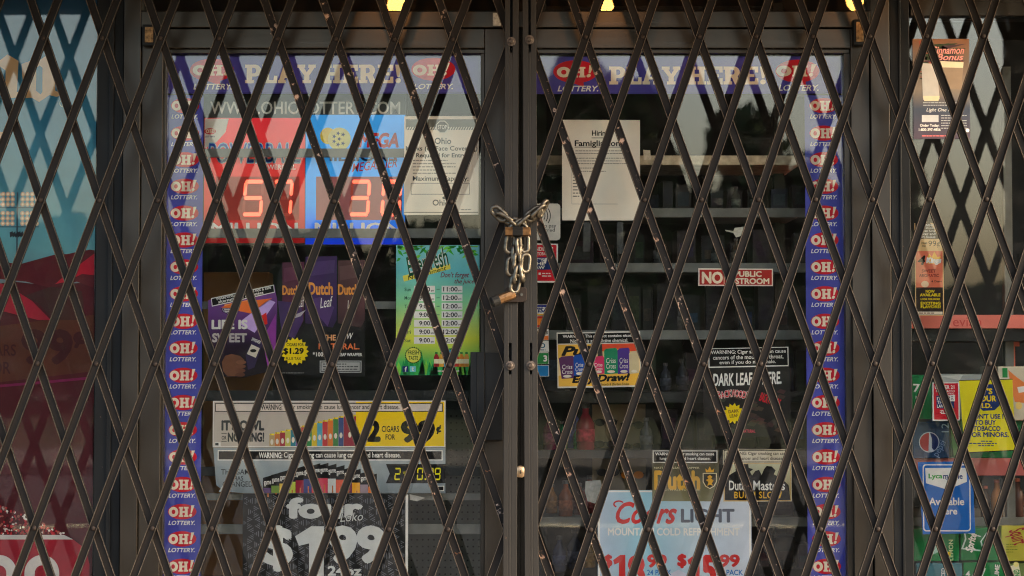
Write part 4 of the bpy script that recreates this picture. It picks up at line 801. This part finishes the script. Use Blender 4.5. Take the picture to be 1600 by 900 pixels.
s.text('Pull', 877, 540, 931, 555.5, BLACK, 2.5, .05, .3); s.poly([(933, 541), (941, 537), (942, 560), (934, 560)], ink(60, 58, 52), 2.2)
for i, (x0, x1, t_, bt_, c_) in enumerate(((875, 897, 556, 590, (92, 48, 94)), (896, 914, 554, 586, (24, 74, 160)), (925, 944, 557, 584, (214, 50, 100)), (944, 965, 545, 584, (20, 140, 96)), (965, 984, 545, 584, (76, 50, 140)), (983, 998, 550, 584, (206, 190, 150)))):
    sk = -2 if i == 0 else 0; s.poly([(x0 + sk, t_ + 3), (x0 + 3, t_), (x1 - 2, t_ - 1), (x1, t_ + 2), (x1 + sk * -.5, bt_), (x0 - sk, bt_ + 1)], ink(*c_), 3 + i * .1, 'pouch_print')
    if i < 5: s.text('Criss', x0 + 3, t_ + (bt_ - t_) * .38, x1 - 3, t_ + (bt_ - t_) * .58, WHITE, 4, 0, .1); s.text('Cross', x0 + 3, t_ + (bt_ - t_) * .6, x1 - 3, t_ + (bt_ - t_) * .8, WHITE, 4, 0, .1)
    s.ell((x0 + x1) / 2, bt_ - 3, (x1 - x0) * .3, 2.2, ink(222, 214, 196), 4.3, 'pouch_print', 14)
s.text('Easy Draw!', 893, 585, 984, 600, BLACK, 5, .045, .25, rot=1.5); s.text('Smooth & Effortless Smoke', 938, 598.5, 982, 602.5, BLACK, 5, .01); s.done()
s = Sign('dark_leaf_poster', 'black DARK LEAF poster with yellow splash badge on the right door', 'poster', 1098, 575, 1236, 684, mat((30, 29, 29), .4, 0, .25, 25), Y=.0098, outline=[(1098, 560), (1104, 574), (1235, 572), (1236, 680), (1160, 684), (1100, 679)])
for i in range(40):
    r2 = random.Random(i); x = r2.uniform(1120, 1225); y = r2.uniform(612, 676); s.poly([(x - 8, y), (x - 2, y - 5), (x + 7, y - 2), (x + 3, y + 3)], mat((52 + i % 4 * 8, 46 + i % 3 * 6, 46), .5), 1 + (i % 5) * .1, 'leaf_print')
s.text('DARK LEAF IS HERE.', 1114, 582, 1221, 602, WHITE, 2, .03, .15, rot=2)
for i, c_ in enumerate('BACKWOODS'):
    a = -1 + i * .25; x = 1146 + 22.5 * (i - 4) / 4; y = 617 - 5 * math.cos(a * 1.4) + (2 if 0 < i < 8 else 0); s.text(c_, x - 3.2, y - 5.5, x + 3.2, y + 6.5, WHITE, 2.4, .07, 0, rot=-a * 14); s.text(c_, x - 2.6, y - 5, x + 2.6, y + 6, RED, 2.8, .03, 0, rot=-a * 14)
s.star(1146, 646, 12, 16.5, 13, YEL, 2.6); s.text('DARK', 1138, 640, 1154.5, 645, BROWN, 3.4, .03, 0, rot=6); s.text('LEAF', 1140, 647, 1153, 652, BROWN, 3.4, .03, 0, rot=6)
s.text('ALL NATURAL', 1150, 671, 1180, 676, ink(206, 60, 90), 2.6, .02); s.text('BACKWOODS', 1187, 618, 1220, 632, RED, 2.6, .03, 0, rot=-20); s.done()
s = Sign('warning_strip', 'black three-line warning strip tilted above the DARK LEAF poster', 'sign', 1107, 543, 1232, 573, WHITE, Y=.0088, rot=1.2)
s.rect(1108.3, 544.3, 1230.7, 571.7, BLACK, 1)
for i, t_ in enumerate(('WARNING: Cigar smoking can cause', 'cancers of the mouth and throat,', 'even if you do not inhale.')): s.text(t_, (1111, 1114, 1124)[i], 546.5 + i * 8, (1228, 1224, 1212)[i], 554 + i * 8, WHITE, 2, .01)
s.done()
s = Sign('gold_cigar_sign', 'olive gold cigar sign with lion crest above the beer poster', 'sign', 1019, 703, 1123, 783, ramp_mat(((0, (128, 124, 92)), (.5, (92, 88, 66)), (1, (70, 66, 54))), 2), Y=.0084)
s.rect(1020, 704, 1121, 723, WHITE, 1, 'warning_panel'); s.rect(1021.2, 705.2, 1119.8, 721.8, BLACK, 2, 'warning_panel'); s.text('WARNING: Cigar smoking can cause', 1024, 707, 1116, 713, WHITE, 3, .012); s.text('lung cancer and heart disease.', 1031, 714, 1110, 720, WHITE, 3, .012)
s.text('NATURAL LEAF WRAPPER', 1022, 729.5, 1093, 732.5, ink(206, 196, 160), 2, .01); s.text('Dutch', 1022, 735, 1094, 766, ink(216, 166, 66), 2, .05); s.text('SMOOTH ALL NATURAL', 1025, 763.5, 1094, 767, ink(200, 190, 150), 3, .0)
s.poly([(1098, 739), (1120, 739), (1120, 753), (1116, 760), (1109, 764), (1102, 760), (1098, 753)], ink(226, 210, 170), 2, 'crest'); s.poly([(1099.3, 740.3), (1118.7, 740.3), (1118.7, 752.5), (1115, 759), (1109, 762.5), (1103, 759), (1099.3, 752.5)], ink(70, 66, 56), 2.6, 'crest')
s.poly([(1105, 745), (1109, 742), (1113, 745), (1111, 748), (1115, 751), (1112, 755), (1114, 759), (1109, 757), (1105, 759), (1107, 753), (1103, 750), (1107, 748)], ink(226, 170, 60), 3.2, 'crest'); s.poly([(1103, 738), (1102, 732), (1106, 735), (1109, 729), (1112, 735), (1116, 732), (1115, 738)], ink(226, 170, 60), 3.2, 'crest'); s.done()
s = Sign('silhouette_sign', 'small cigar sign with black hatted silhouettes under a white warning', 'sign', 1130, 702.5, 1237, 783.5, mat((206, 196, 172), .5), Y=.0084)
s.frame(1131, 703.5, 1236, 722.5, 1.2, BLACK, 1); s.text('WARNING: Cigar smoking can cause', 1134, 706, 1233, 712.5, BLACK, 2, .012); s.text('lung cancer and heart disease.', 1143, 713.5, 1224, 720.5, BLACK, 2, .012)
s.rect(1131.5, 724, 1235.5, 782, ramp_mat(((0, (150, 130, 70)), (1, (190, 188, 160))), 2), 1)
s.poly([(1132, 782), (1132, 752), (1140, 742), (1150, 736), (1149, 733), (1157, 731), (1159, 724.5), (1169, 724.5), (1170, 731), (1177, 733), (1172, 737), (1175, 743), (1180, 736), (1186, 734), (1190, 742), (1194, 733), (1198, 728), (1206, 729), (1212, 735), (1209, 741), (1222, 748), (1232, 758), (1235, 782)], BLACK, 2, 'silhouette')
s.text('Dutch', 1139, 751, 1170, 766, WHITE, 3, .015); s.text('Masters', 1177, 751, 1226, 766, WHITE, 3, .015); s.text('BURN SLOW', 1147, 768, 1222, 778.5, ink(226, 176, 50), 3, .02, 0, space=1.1); s.frame(1131.5, 724, 1235.8, 782.5, 1, ink(200, 160, 90), 3.5); s.done()
s = Sign('beer_poster', 'pale blue beer price poster at the bottom of the right door', 'poster', 934, 766, 1174, 960, ramp_mat(((0, (190, 205, 224)), (.3, (150, 200, 220)), (.7, (196, 210, 224)), (1, (206, 214, 228))), 0), Y=.0094)
s.frame(934.8, 766.8, 1173.2, 958, 2.6, WHITE, 1); CR = ink(206, 48, 48)
s.text('Coors', 962, 784, 1058, 819, CR, 2, .03, .4); s.add(arc(967, 788, 9, 6, 120, 330, 10) + arc(967, 788, 6.4, 3.6, 330, 120, 10), [[j, j + 1, 20 - j, 21 - j] for j in range(10)], CR, 2.3, 'lettering')
s.text('LIGHT', 1064, 795, 1148, 817, ink(92, 98, 112), 2, .04); s.text('MOUNTAIN COLD REFRESHMENT', 950, 825, 1156, 837, WHITE, 2, .03)
s.text('$', 944, 866, 957, 888, CR, 2, .06); s.poly([(958, 875), (969, 867), (977, 867), (977, 915), (967, 915), (967, 879), (960, 882)], CR, 2, 'lettering'); s.text('8', 980, 867, 1008, 915, CR, 2, .06); s.text('99', 1011, 866, 1042, 887, CR, 2, .05); s.text('24 PACK', 1011, 890, 1049, 898.5, BLUE, 2, .02)
s.text('$', 1058, 865, 1073, 888, CR, 2, .06); s.poly([(1074, 875), (1085, 867), (1093, 867), (1093, 915), (1083, 915), (1083, 879), (1076, 882)], CR, 2, 'lettering'); s.text('5', 1096, 867, 1119, 915, CR, 2, .06); s.text('99', 1124, 866, 1156, 886, CR, 2, .05); s.text('18 PACK', 1123, 890, 1161, 898.5, BLUE, 2, .02)
s.poly([(1040, 900), (1060, 890), (1072, 896), (1080, 905), (1078, 930), (1045, 930)], ink(206, 206, 224), 1.4, 'artwork'); s.done()

# ------------------------------------------------------------------ left window banner
bm_ = ramp_mat(((0, (72, 18, 28)), (.30, (96, 24, 34)), (.52, (110, 34, 44)), (.56, (96, 165, 180)), (.8, (60, 130, 168)), (1, (40, 84, 124))))
s = Sign('window_banner', 'tall blue and dark red stadium banner filling the left window', 'banner', -60, -60, 148, 960, ramp_mat(((0, (70, 16, 26)), (.3, (88, 22, 32)), (.45, (100, 30, 40)), (.56, (96, 156, 166)), (.75, (52, 122, 152)), (.95, (34, 78, 114)))), Y=.012, thick=.001)
TAN = ink(206, 164, 120)
s.poly([(30, 98), (44, 93), (54, 98), (58, 92), (70, 84), (82, 93), (83, 140), (94, 145), (86, 150), (74, 147), (58, 158), (46, 151), (34, 152), (36, 145), (33, 140)], TAN, 1, 'blackletter', holes=[[(53, 104), (53, 140), (60, 146), (63, 142), (63, 104), (58, 100)]])
s.poly([(-20, 98), (-4, 92), (8, 83), (25, 93), (23, 142), (32, 146), (24, 151), (8, 152), (2, 146), (5, 140), (5, 108), (-4, 102), (-20, 110)], TAN, 1, 'blackletter'); s.poly([(-10, 204), (8, 206), (10, 226), (-2, 232), (-10, 225)], TAN, 1, 'blackletter')
s.add(arc(96, 160, 6, 6, 0, 345, 23) + arc(96, 160, 5, 5, 0, 345, 23), [[i, (i + 1) % 24, (i + 1) % 24 + 24, i + 24] for i in range(24)], ink(160, 190, 170), 1, 'trade_mark'); s.text('R', 94, 157, 99, 163.5, ink(160, 190, 170), 1, .01)
PO = ink(60, 80, 92); s.rect(24.5, 300, 27, 408, PO, 1, 'floodlight_mast'); s.rect(-6, 323.5, 62, 325, PO, 1, 'floodlight_mast'); s.rect(-6, 353.5, 60, 355, PO, 1, 'floodlight_mast')
for bx in (-8, 30):
    for by in (303, 333):
        for i in range(4):
            for j in range(3): s.ell(bx + 4 + i * 7.4, by + j * 8, 3.5, 3.8, ink(214, 176, 148), 1.4, 'floodlight_lamp', 10); s.ell(bx + 4 + i * 7.4, by + j * 8, 1.7, 1.8, ink(240, 226, 190), 1.8, 'floodlight_lamp', 8)
for i in range(7): s.poly([(14 + i * 4, 363 + (i % 3) * 2), (19 + i * 4, 361), (20 + i * 4, 368), (15 + i * 4, 371)], ink(40, 48, 58), 1.6, 'speaker_cluster')
FL = ink(150, 28, 48); s.poly([(-60, 408), (0, 408), (30, 413), (62, 404), (84, 398), (104, 397), (126, 392), (140, 390), (147.5, 391), (147.5, 450), (120, 440), (80, 450), (40, 440), (0, 436), (-60, 440)], ink(86, 30, 38), 2, 'flag'); s.poly([(86, 444), (104, 428), (126, 412), (147, 396), (147.5, 430), (128, 428), (104, 440)], ink(168, 30, 50), 2.4, 'flag'); s.poly([(-60, 424), (-5, 440), (18, 450), (50, 470), (80, 500), (60, 500), (-60, 470)], ink(150, 34, 52), 2.4, 'flag')
s.poly([(-60, 452), (20, 440), (80, 446), (147.5, 440), (147.5, 900), (-60, 900)], ink(74, 26, 34), 1.5, 'dark_field'); s.poly([(38, 462), (60, 474), (84, 500), (120, 500), (132, 480), (128, 455), (80, 448)], ink(64, 38, 38), 2.2, 'fold')
s.poly([(-60, 520), (10, 508), (90, 498), (147.5, 492), (147.5, 580), (-60, 604)], ink(82, 44, 34), 1.8, 'price_band'); s.text('99', 34, 514, 115, 570, ink(62, 28, 32), 2.2, .05); s.text('¢', 115, 512, 136, 544, ink(62, 28, 32), 2.2, .05); s.text('CIGARS', -40, 538, 26, 556, ink(62, 28, 32), 2.2, .01); s.text('FOR', -20, 565, 18, 584, ink(62, 28, 32), 2.2, .01); s.poly([(-60, 606), (60, 596), (147, 588), (147, 592), (60, 600), (-60, 610)], ink(110, 30, 70), 2.2, 'price_band')
s.poly([(-60, 785), (0, 786), (40, 800), (80, 818), (108, 834), (-60, 834)], ink(84, 24, 32), 2, 'crowd')
rr_ = random.Random(9)
for i in range(420):
    x = rr_.uniform(-10, 106); y = rr_.uniform(788, 833)
    if y < 786 + max(0, x) * .42: continue
    s.ell(x, y, rr_.uniform(1, 2.4), rr_.uniform(1, 2.6), (ink(222, 212, 206), ink(170, 40, 50), ink(60, 24, 28), ink(150, 90, 80), ink(190, 50, 60))[i % 5], 2.4 + (i % 5) * .1, 'crowd', 7)
s.ell(45, 806, 5, 5.5, ink(226, 220, 214), 3.2, 'crowd', 10); s.ell(45.5, 806, 2.4, 2.6, BLACK, 3.6, 'crowd', 8)
s.poly([(-60, 834), (104, 834), (118, 841), (-60, 841)], ink(196, 188, 184), 2.6, 'stand_panel'); s.poly([(-60, 841), (118, 841), (138, 856), (144, 880), (144, 955), (-60, 955)], ink(150, 32, 48), 2.3, 'stand_panel')
for cx in (4, 70): s.add(arc(cx, 893, 27, 28, 180, 360, 16) + arc(cx, 893, 11, 12, 360, 180, 16), [[j, j + 1, 32 - j, 33 - j] for j in range(16)], ink(206, 200, 196), 3, 'numeral'); s.rect(cx - 27, 893, cx - 11, 955, ink(206, 200, 196), 3, 'numeral'); s.rect(cx + 11, 893, cx + 27, 955, ink(206, 200, 196), 3, 'numeral')
s.done()

# ------------------------------------------------------------------ right window: posters on the glass
s = Sign('drink_poster', 'faded dark drink advert with glass mug at the top of the right window', 'poster', 1427, 60, 1515, 217, ramp_mat(((0, (84, 72, 82)), (.3, (72, 80, 94)), (.5, (140, 126, 112)), (.8, (118, 98, 84)), (1, (136, 92, 66)))), Y=-.0022)
for i in range(30): s.poly([(1436 + (i * 37) % 74, 64 + (i * 17) % 60), (1444 + (i * 37) % 68, 61 + (i * 17) % 60), (1446 + (i * 37) % 64, 72 + (i * 17) % 60), (1438 + (i * 37) % 70, 74 + (i * 17) % 60)], ink((150, 96, 60, 80)[i % 4], (80, 90, 70, 60)[i % 4], (60, 70, 50, 66)[i % 4]), 1 + (i % 4) * .1, 'artwork')
s.text('Cinnamon', 1456, 72, 1507, 84, ink(226, 150, 140), 2.2, .02, .3); s.text('Bonus', 1464, 84, 1506, 94, ink(226, 150, 140), 2.2, .02, .3)
s.poly([(1466, 96), (1506, 98), (1502, 140), (1472, 138)], ink(150, 130, 110), 2, 'mug_print'); s.poly([(1467, 95), (1506, 97), (1505, 106), (1468, 105)], ink(230, 214, 180), 2.3, 'mug_print'); s.poly([(1440, 98), (1464, 100), (1468, 155), (1442, 156)], ink(190, 184, 176), 2, 'mug_print'); s.poly([(1442, 150), (1468, 150), (1466, 158), (1444, 158)], ink(226, 206, 170), 2.4, 'mug_print')
s.text('Light One Up', 1447, 169, 1490, 176, WHITE, 2, .0, .3); s.lines(1442, 160, 1505, 2, 4, 1.2, LGREY, 2, seed=2); s.rect(1440, 180, 1466, 191, ink(196, 196, 196), 2, 'card_print'); s.lines(1470, 180, 1510, 6, 4, 1.2, LGREY, 2, seed=6); s.text('Order Today:', 1437, 194, 1467, 199.5, WHITE, 2, .02); s.text('1-800-397-4856', 1435, 200.5, 1469, 205, WHITE, 2, .02); s.ell(1504, 204, 3, 3, ink(210, 150, 150), 2); s.ell(1511, 204, 3, 3, WHITE, 2); s.lines(1440, 212, 1500, 1, 3, 1.4, PINK, 2); s.done()
s = Sign('coral_pouch_sign', 'slim coral and black NOW AVAILABLE cigar sign in the right window', 'sign', 1430, 348, 1474, 493, mat((232, 190, 130), .5), Y=.0092)
s.poly([(1430.5, 348.5), (1452, 345), (1468, 371), (1473.5, 373), (1431, 373)], BLACK, 1, 'warning_panel')
for i, t_ in enumerate(('WARNING:', 'cigar smoke', 'causes lung', 'cancer and', 'heart disease')): s.text(t_, 1434, 350 + i * 4.5, 1462, 353.8 + i * 4.5, WHITE, 2, .01)
s.text('2 CIGARS', 1439, 378.5, 1449, 381.5, BLACK, 2, .02); s.text('FOR', 1441, 383, 1447, 386, BLACK, 2, .02); s.text('99¢', 1451, 376, 1469, 387, BLACK, 2, .0); s.rect(1431, 392, 1473, 449, mat((232, 120, 88), .5, 0, .1, 30), 1)
s.poly([(1448, 404), (1452, 396), (1456, 402), (1460, 393), (1465, 402), (1470, 400), (1468, 412), (1450, 412)], ink(250, 190, 80), 2); s.text('4', 1434, 399, 1446, 414, BLACK, 3, .05, .2); s.text('Kings', 1447, 402, 1471, 414, WHITE, 2.6, .06, .2); s.text('Kings', 1448, 403, 1470, 413, BLACK, 3, .01, .2); s.text('SWEET', 1440, 421, 1462, 426, ink(120, 24, 34), 2, .03); s.text('AROMATIC', 1436, 428, 1467, 433, ink(120, 24, 34), 2, .03); s.text('4 Cigars', 1455, 438, 1471, 442, BLACK, 2, .02); s.ell(1445, 444, 6, 5, ink(246, 210, 170), 2)
s.rect(1431, 449, 1473, 492, mat((48, 34, 26), .5, 0, .3, 60), 1)
for i, (t_, x0, x1, y) in enumerate((('NOW', 1446, 1460, 453), ('AVAILABLE', 1437, 1469, 458.5), ('LOOK FOR MORE', 1438, 1468, 466), ('EXCITING', 1438, 1469, 471.5), ('FLAVORS!', 1438, 1469, 477))): s.text(t_, x0, y, x1, y + 4.6 - (i == 2) * 1.6, YEL, 2, .035)
s.rect(1433, 487, 1472, 491.5, CREAM, 2); s.lines(1435, 488.4, 1470, 1, 3, 1.6, BROWN, 3); s.done()
s = Sign('under_age_sticker', 'red UNDER 21 sticker with white border in the right window', 'sticker', 1457, 597, 1499.5, 657.5, WHITE, Y=.0090, rot=.5)
s.rect(1459, 599, 1497.5, 655.5, RED, 1); s.text('UNDER 21', 1461, 602, 1491.5, 608, WHITE, 2, .03); s.text('NO TOBACCO', 1463, 609.5, 1492, 613, WHITE, 2, .01); s.text('NO VAPING', 1468, 614, 1491, 616.5, WHITE, 2, .0); s.rect(1463, 618, 1491, 638, NAVY, 2)
for i, t_ in enumerate(("IT'S", 'THE', 'LAW')): s.text(t_, 1464, 620 + i * 6, 1476, 625 + i * 6, WHITE, 3, .03)
s.poly([(1479, 618), (1492.5, 617), (1492, 627), (1480, 627)], WHITE, 3); s.ell(1482.5, 621, 1.6, 2, BLACK, 4); s.lines(1486, 619.5, 1490.5, 3, 2.4, .9, BLACK, 4); s.text('21', 1468, 641, 1474, 645, WHITE, 2, .02); s.lines(1470, 641, 1486, 2, 4, 1.5, WHITE, 2, seed=9); s.done()
s = Sign('minor_sign', 'large yellow tobacco for minors ID sign in the right window', 'sign', 1499, 592.5, 1585, 708, mat((232, 218, 30), .5, 0, .06, 10), Y=.0088, outline=[(1499, 594), (1582.5, 592), (1586, 704), (1507, 708)])
s.poly([(1499, 594), (1582.5, 592), (1583, 593.2), (1499.2, 595.2)], BLACK, 1, 'printed_border'); s.poly([(1506.6, 706.6), (1586, 702.6), (1586, 704), (1507, 708)], BLACK, 1, 'printed_border')
s.poly([(1527, 607), (1535, 601), (1556, 600), (1562, 607), (1562, 634), (1554, 641), (1536, 642), (1528, 635)], NAVY, 2, 'octagon'); s.text("IT'S", 1532, 606.5, 1551, 616, YEL, 3, .04); s.text('YOUR', 1524, 618, 1557, 627.5, YEL, 3, .04); s.text('I.D.', 1534, 630, 1550, 637.5, YEL, 3, .04)
for i, (t_, x0, x1, y) in enumerate((("DON'T USE IT", 1515, 1574, 646.5), ('TO BUY', 1523, 1556, 656), ('TOBACCO', 1520.5, 1563, 665.5), ('FOR MINORS.', 1513.5, 1576, 675))): s.text(t_, x0, y, x1, y + 8, NAVY, 2, .04)
s.lines(1532, 688.5, 1558, 1, 3, 1.6, NAVY, 2); s.lines(1514, 692, 1567, 1, 3, 1.6, NAVY, 2, seed=3); s.lines(1528, 695.4, 1553, 1, 3, 1.6, NAVY, 2, seed=4); s.done()
s = Sign('available_sign', 'blue and white Available Here phone sign low in the right window', 'sign', 1436, 721.5, 1523, 834.5, mat((16, 100, 186), .45, 0, .08, 10), Y=.0090, outline=[(1434.5, 722), (1519.5, 721), (1523.5, 833), (1441.5, 834.5)])
def rrect(x0, y0, x1, y1, r): return arc(x1 - r, y0 + r, r, r, -90, 0, 5) + arc(x1 - r, y1 - r, r, r, 0, 90, 5) + arc(x0 + r, y1 - r, r, r, 90, 180, 5) + arc(x0 + r, y0 + r, r, r, 180, 270, 5)
s.poly(rrect(1442, 725.5, 1516.5, 830, 5), WHITE, 1, 'printed_border', holes=[rrect(1443.8, 727.3, 1514.7, 828.2, 4)]); s.poly([(1446, 731.5), (1510.5, 731), (1511, 753), (1480, 765), (1447, 755)], WHITE, 1.5, 'logo_plate')
s.text('Lyca', 1451, 740, 1473, 750, ink(60, 160, 60), 2.2, .03); s.text('mobile', 1474, 739.5, 1504.5, 748.5, NAVY, 2.2, .03); s.lines(1478, 749, 1504, 1, 2, 1.1, ink(90, 90, 150), 2.2); s.text('Available', 1451.5, 777.5, 1506.5, 789.5, WHITE, 2, .03); s.text('Here', 1466, 793, 1495.5, 804, WHITE, 2, .03); s.done()

# ------------------------------------------------------------------ right window: drinks display inside
t = empty('drinks_rack', P(1510, 700, .2)); tag(t, 'drinks rack with pink and grey shelf strips behind the right window', 'rack')
for (y0, y1, m, Y, nm) in ((492, 513, mat((232, 128, 112), .5, 0, .06, 8), .12, 'shelf_strip'), (513.6, 533, SHD, .14, 'shelf'), (716, 743, mat((176, 96, 92), .5, 0, .06, 8), .12, 'shelf_strip'), (808, 822, SHELFM, .14, 'shelf')):
    g = G(); a = P(1420, 450, Y).x; b = P(1700, 450, Y).x; z1 = P(1500, y0, Y).z; z0 = P(1500, y1, Y).z; g.box(a, b, Y, Y + .004, z0, z1); g.box(a, b, Y + .0042, Y + .5, z0, z0 + .012); g.build(nm, m, t, ((a + b) / 2, Y, z0), bevel=.001)
for px, Y in ((1578, .2), (1660, .2)):
    a = P(px, 450, Y).x; g = G(); g.box(a - .012, a + .012, Y + .01, Y + .035, .3, 2.1); g.build('upright', SHELFM, t, (a, Y, .3))
g = G(); a = P(1420, 450, .9).x; b = P(1750, 450, .9).x; g.box(a, b, .9, .92, .3, 2.3); g.build('back_panel', mat((22, 26, 28), .8, 0, .2, 5), t, ((a + b) / 2, .9, .3))
s2 = Sign.__new__(Sign); s2.b = {}; s2.cx, s2.cy = 1510, 502; s2.k = S(502, .12, 1510); s2.text('evian', 1489, 496, 1533, 510, ink(206, 80, 74), 1, .0); V, F, M, I = s2.b['lettering']; o = mesh('lettering', V, F, M, I, t); o.location = P(1510, 502, .1196) - t.location
def case(label, x0, y0, x1, y1, rgb, Y, deco, depth=.2):
    o = empty('drinks_case', P((x0 + x1) / 2, y1, Y)); tag(o, label, 'drinks case', 'drinks cases behind the right window')
    k = S((y0 + y1) / 2, Y, (x0 + x1) / 2); W = (x1 - x0) * k; H = (y1 - y0) * k
    g = G(); g.box(-W / 2, W / 2, 0, depth, 0, H); b = mesh('carton', g.v, g.f, mat(rgb, .45, 0, .12, 14), None, o); bv = b.modifiers.new('bevel', 'BEVEL'); bv.width = .003; bv.segments = 2
    q = Sign.__new__(Sign); q.b = {}; q.cx = (x0 + x1) / 2; q.cy = y1; q.k = k; deco(q)
    for p, (V, F, M, I) in q.b.items(): mesh(p, [(a_, b_ - .0004, c_) for a_, b_, c_ in V], F, M, I, o)
def d0(q): q.poly([(1431, 618), (1444, 632), (1431, 645)], WHITE, 1); q.poly([(1430, 622), (1439, 632), (1430, 641)], GREEN, 2); q.text('7', 1427, 600, 1438, 613, WHITE, 1, .02)
case('green drinks case at the left edge of the right window, beside the UNDER 21 sticker', 1420, 586, 1456, 655, (24, 130, 72), .10, d0)
def d1(q): q.rect(1553, 586, 1565, 592, RED, 1); q.poly([(1470, 588), (1505, 586), (1500, 594)], ink(206, 206, 200), 1)
case('white drinks case with red print behind the yellow ID sign', 1470, 585, 1556, 655, (170, 172, 168), .16, d1)
def d2(q):
    q.rect(1567, 575, 1575, 590, GREEN, 1); q.poly([(1576, 578), (1590, 590), (1604, 600), (1604, 630), (1586, 628), (1580, 606)], ink(226, 130, 70), 1); q.poly([(1590, 605), (1604, 603), (1604, 612), (1592, 614)], WHITE, 2); q.ell(1592, 634, 5, 6, ink(236, 206, 120), 2)
case('cream fruit-printed carton at the right edge of the right window', 1560, 573, 1640, 657, (206, 198, 176), .12, d2)
def d3(q):
    q.ell(1452, 691, 16, 16, ink(190, 196, 206), 1); q.add(arc(1452, 691, 14.6, 14.6, 95, 270, 14), [list(range(15))], ink(170, 40, 50), 2, 'artwork'); q.poly(arc(1452, 691, 14.6, 14.6, -85, 60, 12) + [(1456, 700), (1456, 685)], ink(24, 44, 96), 2.4, 'artwork'); q.text('pepsi', 1456, 695, 1482, 708, ink(120, 146, 180), 2.5, 0, 0, rot=60); q.text('12', 1470, 663, 1484, 674, ink(150, 190, 210), 1.5, 0, 0, rot=90)
case('dark blue drinks case with round red and white emblem', 1420, 659, 1484, 716, (20, 62, 98), .10, d3)
def d4(q): q.poly([(1486, 672), (1500, 664), (1500, 710), (1490, 712)], ink(120, 190, 110), 1)
case('green drinks case behind the blue emblem case', 1485, 657, 1600, 716, (26, 110, 66), .15, d4)
def d5(q):
    q.text('LEMON', 1470, 856, 1502, 863, ink(206, 226, 170), 1, .01, 0, rot=90); q.ell(1483, 866, 2.5, 4, YEL, 1); q.poly([(1454, 862), (1462, 840), (1464, 856), (1468, 862), (1458, 866)], ink(170, 206, 190), 1)
case('green lemon drinks case below the blue Available Here sign', 1428, 827, 1499, 877, (16, 120, 62), .10, d5)
def d6(q):
    st_ = [(1502, 858), (1508, 842), (1506, 830), (1534, 838), (1548, 826), (1534, 846), (1538, 862), (1518, 860)]; q.poly(st_, ink(190, 214, 206), 1); q.poly([(1522 + (a - 1522) * .84, 846 + (b - 846) * .84) for a, b in st_], ink(20, 110, 60), 1.6); q.text('Sprite', 1504, 840, 1534, 856, WHITE, 2.4, .03, .2, rot=75)
case('green drinks case with pale star emblem below the rack', 1501, 825, 1560, 876, (14, 116, 58), .10, d6)
def d7(q): q.text('Squirt', 1576, 822, 1602, 856, ink(150, 40, 50), 2, .02, .4, rot=-70); q.lines(1572, 850, 1590, 4, 4, 1.2, ink(110, 120, 40), 1)
case('yellow-green drinks case at the lower right corner of the right window', 1565, 822, 1645, 877, (176, 170, 60), .12, d7)
def d8(q): q.text('ICED', 1466, 893, 1482, 899, WHITE, 1, .02, 0, rot=90)
case('pale teal drinks case at the very bottom of the right window', 1432, 880, 1504, 930, (70, 120, 130), .10, d8)
def d9(q): q.poly([(1518, 902), (1524, 890), (1541, 888), (1536, 900), (1541, 912), (1522, 912)], ink(206, 226, 216), 1); q.text('LIME', 1548, 889, 1568, 896, WHITE, 1, .02, 0, rot=85); q.text('4', 1509, 892, 1516, 902, WHITE, 1, .02)
case('green lime drinks case at the very bottom of the right window', 1506, 879, 1572, 930, (12, 120, 60), .10, d9)
def d10(q): q.poly([(1576, 886), (1592, 880), (1596, 905), (1580, 908)], ink(226, 220, 190), 1); q.text('GIN', 1584, 890, 1594, 900, GREEN, 2, .04, 0, rot=-80); q.ell(1588, 882, 4, 4, ink(236, 226, 140), 1.5)
case('dull olive ginger drinks case in the bottom right corner', 1574, 881, 1645, 930, (110, 128, 70), .11, d10)
for i, (px, h, c_) in enumerate(((1558, 60, (190, 130, 80)), (1540, 50, (70, 60, 56)), (1590, 62, (80, 56, 50)))):
    z0 = P(px, 808, .25).z; o = empty('drink_bottle', (P(px, 800, .25).x, .25, z0)); tag(o, ('amber', 'dark grey', 'brown')[i] + ' drink bottle on the rack shelf beside the Available Here sign', 'bottle', 'bottles on the rack')
    H = h * 1.8e-3; r_ = H * .16; g = G(); g.lathe([(r_, 0), (r_, H * .6), (r_ * .45, H * .78), (r_ * .4, H * .92)], n=12); mesh('body', g.v, g.f, mat(c_, .15), None, o, smooth=True); g = G(); g.lathe([(r_ * .45, H * .92), (r_ * .45, H)], n=10); mesh('cap', g.v, g.f, mat((200, 120, 100), .4), None, o)
g = G(); pbox(g, 1572, 532, 1592, 541, .3, .32); pbox(g, 1580, 541, 1585, 575, .3, .32); pbox(g, 1575, 541, 1577, 575, .3, .32); o = g.build('shelf_bracket', mat((206, 110, 90), .5), t, P(1580, 540, .3))
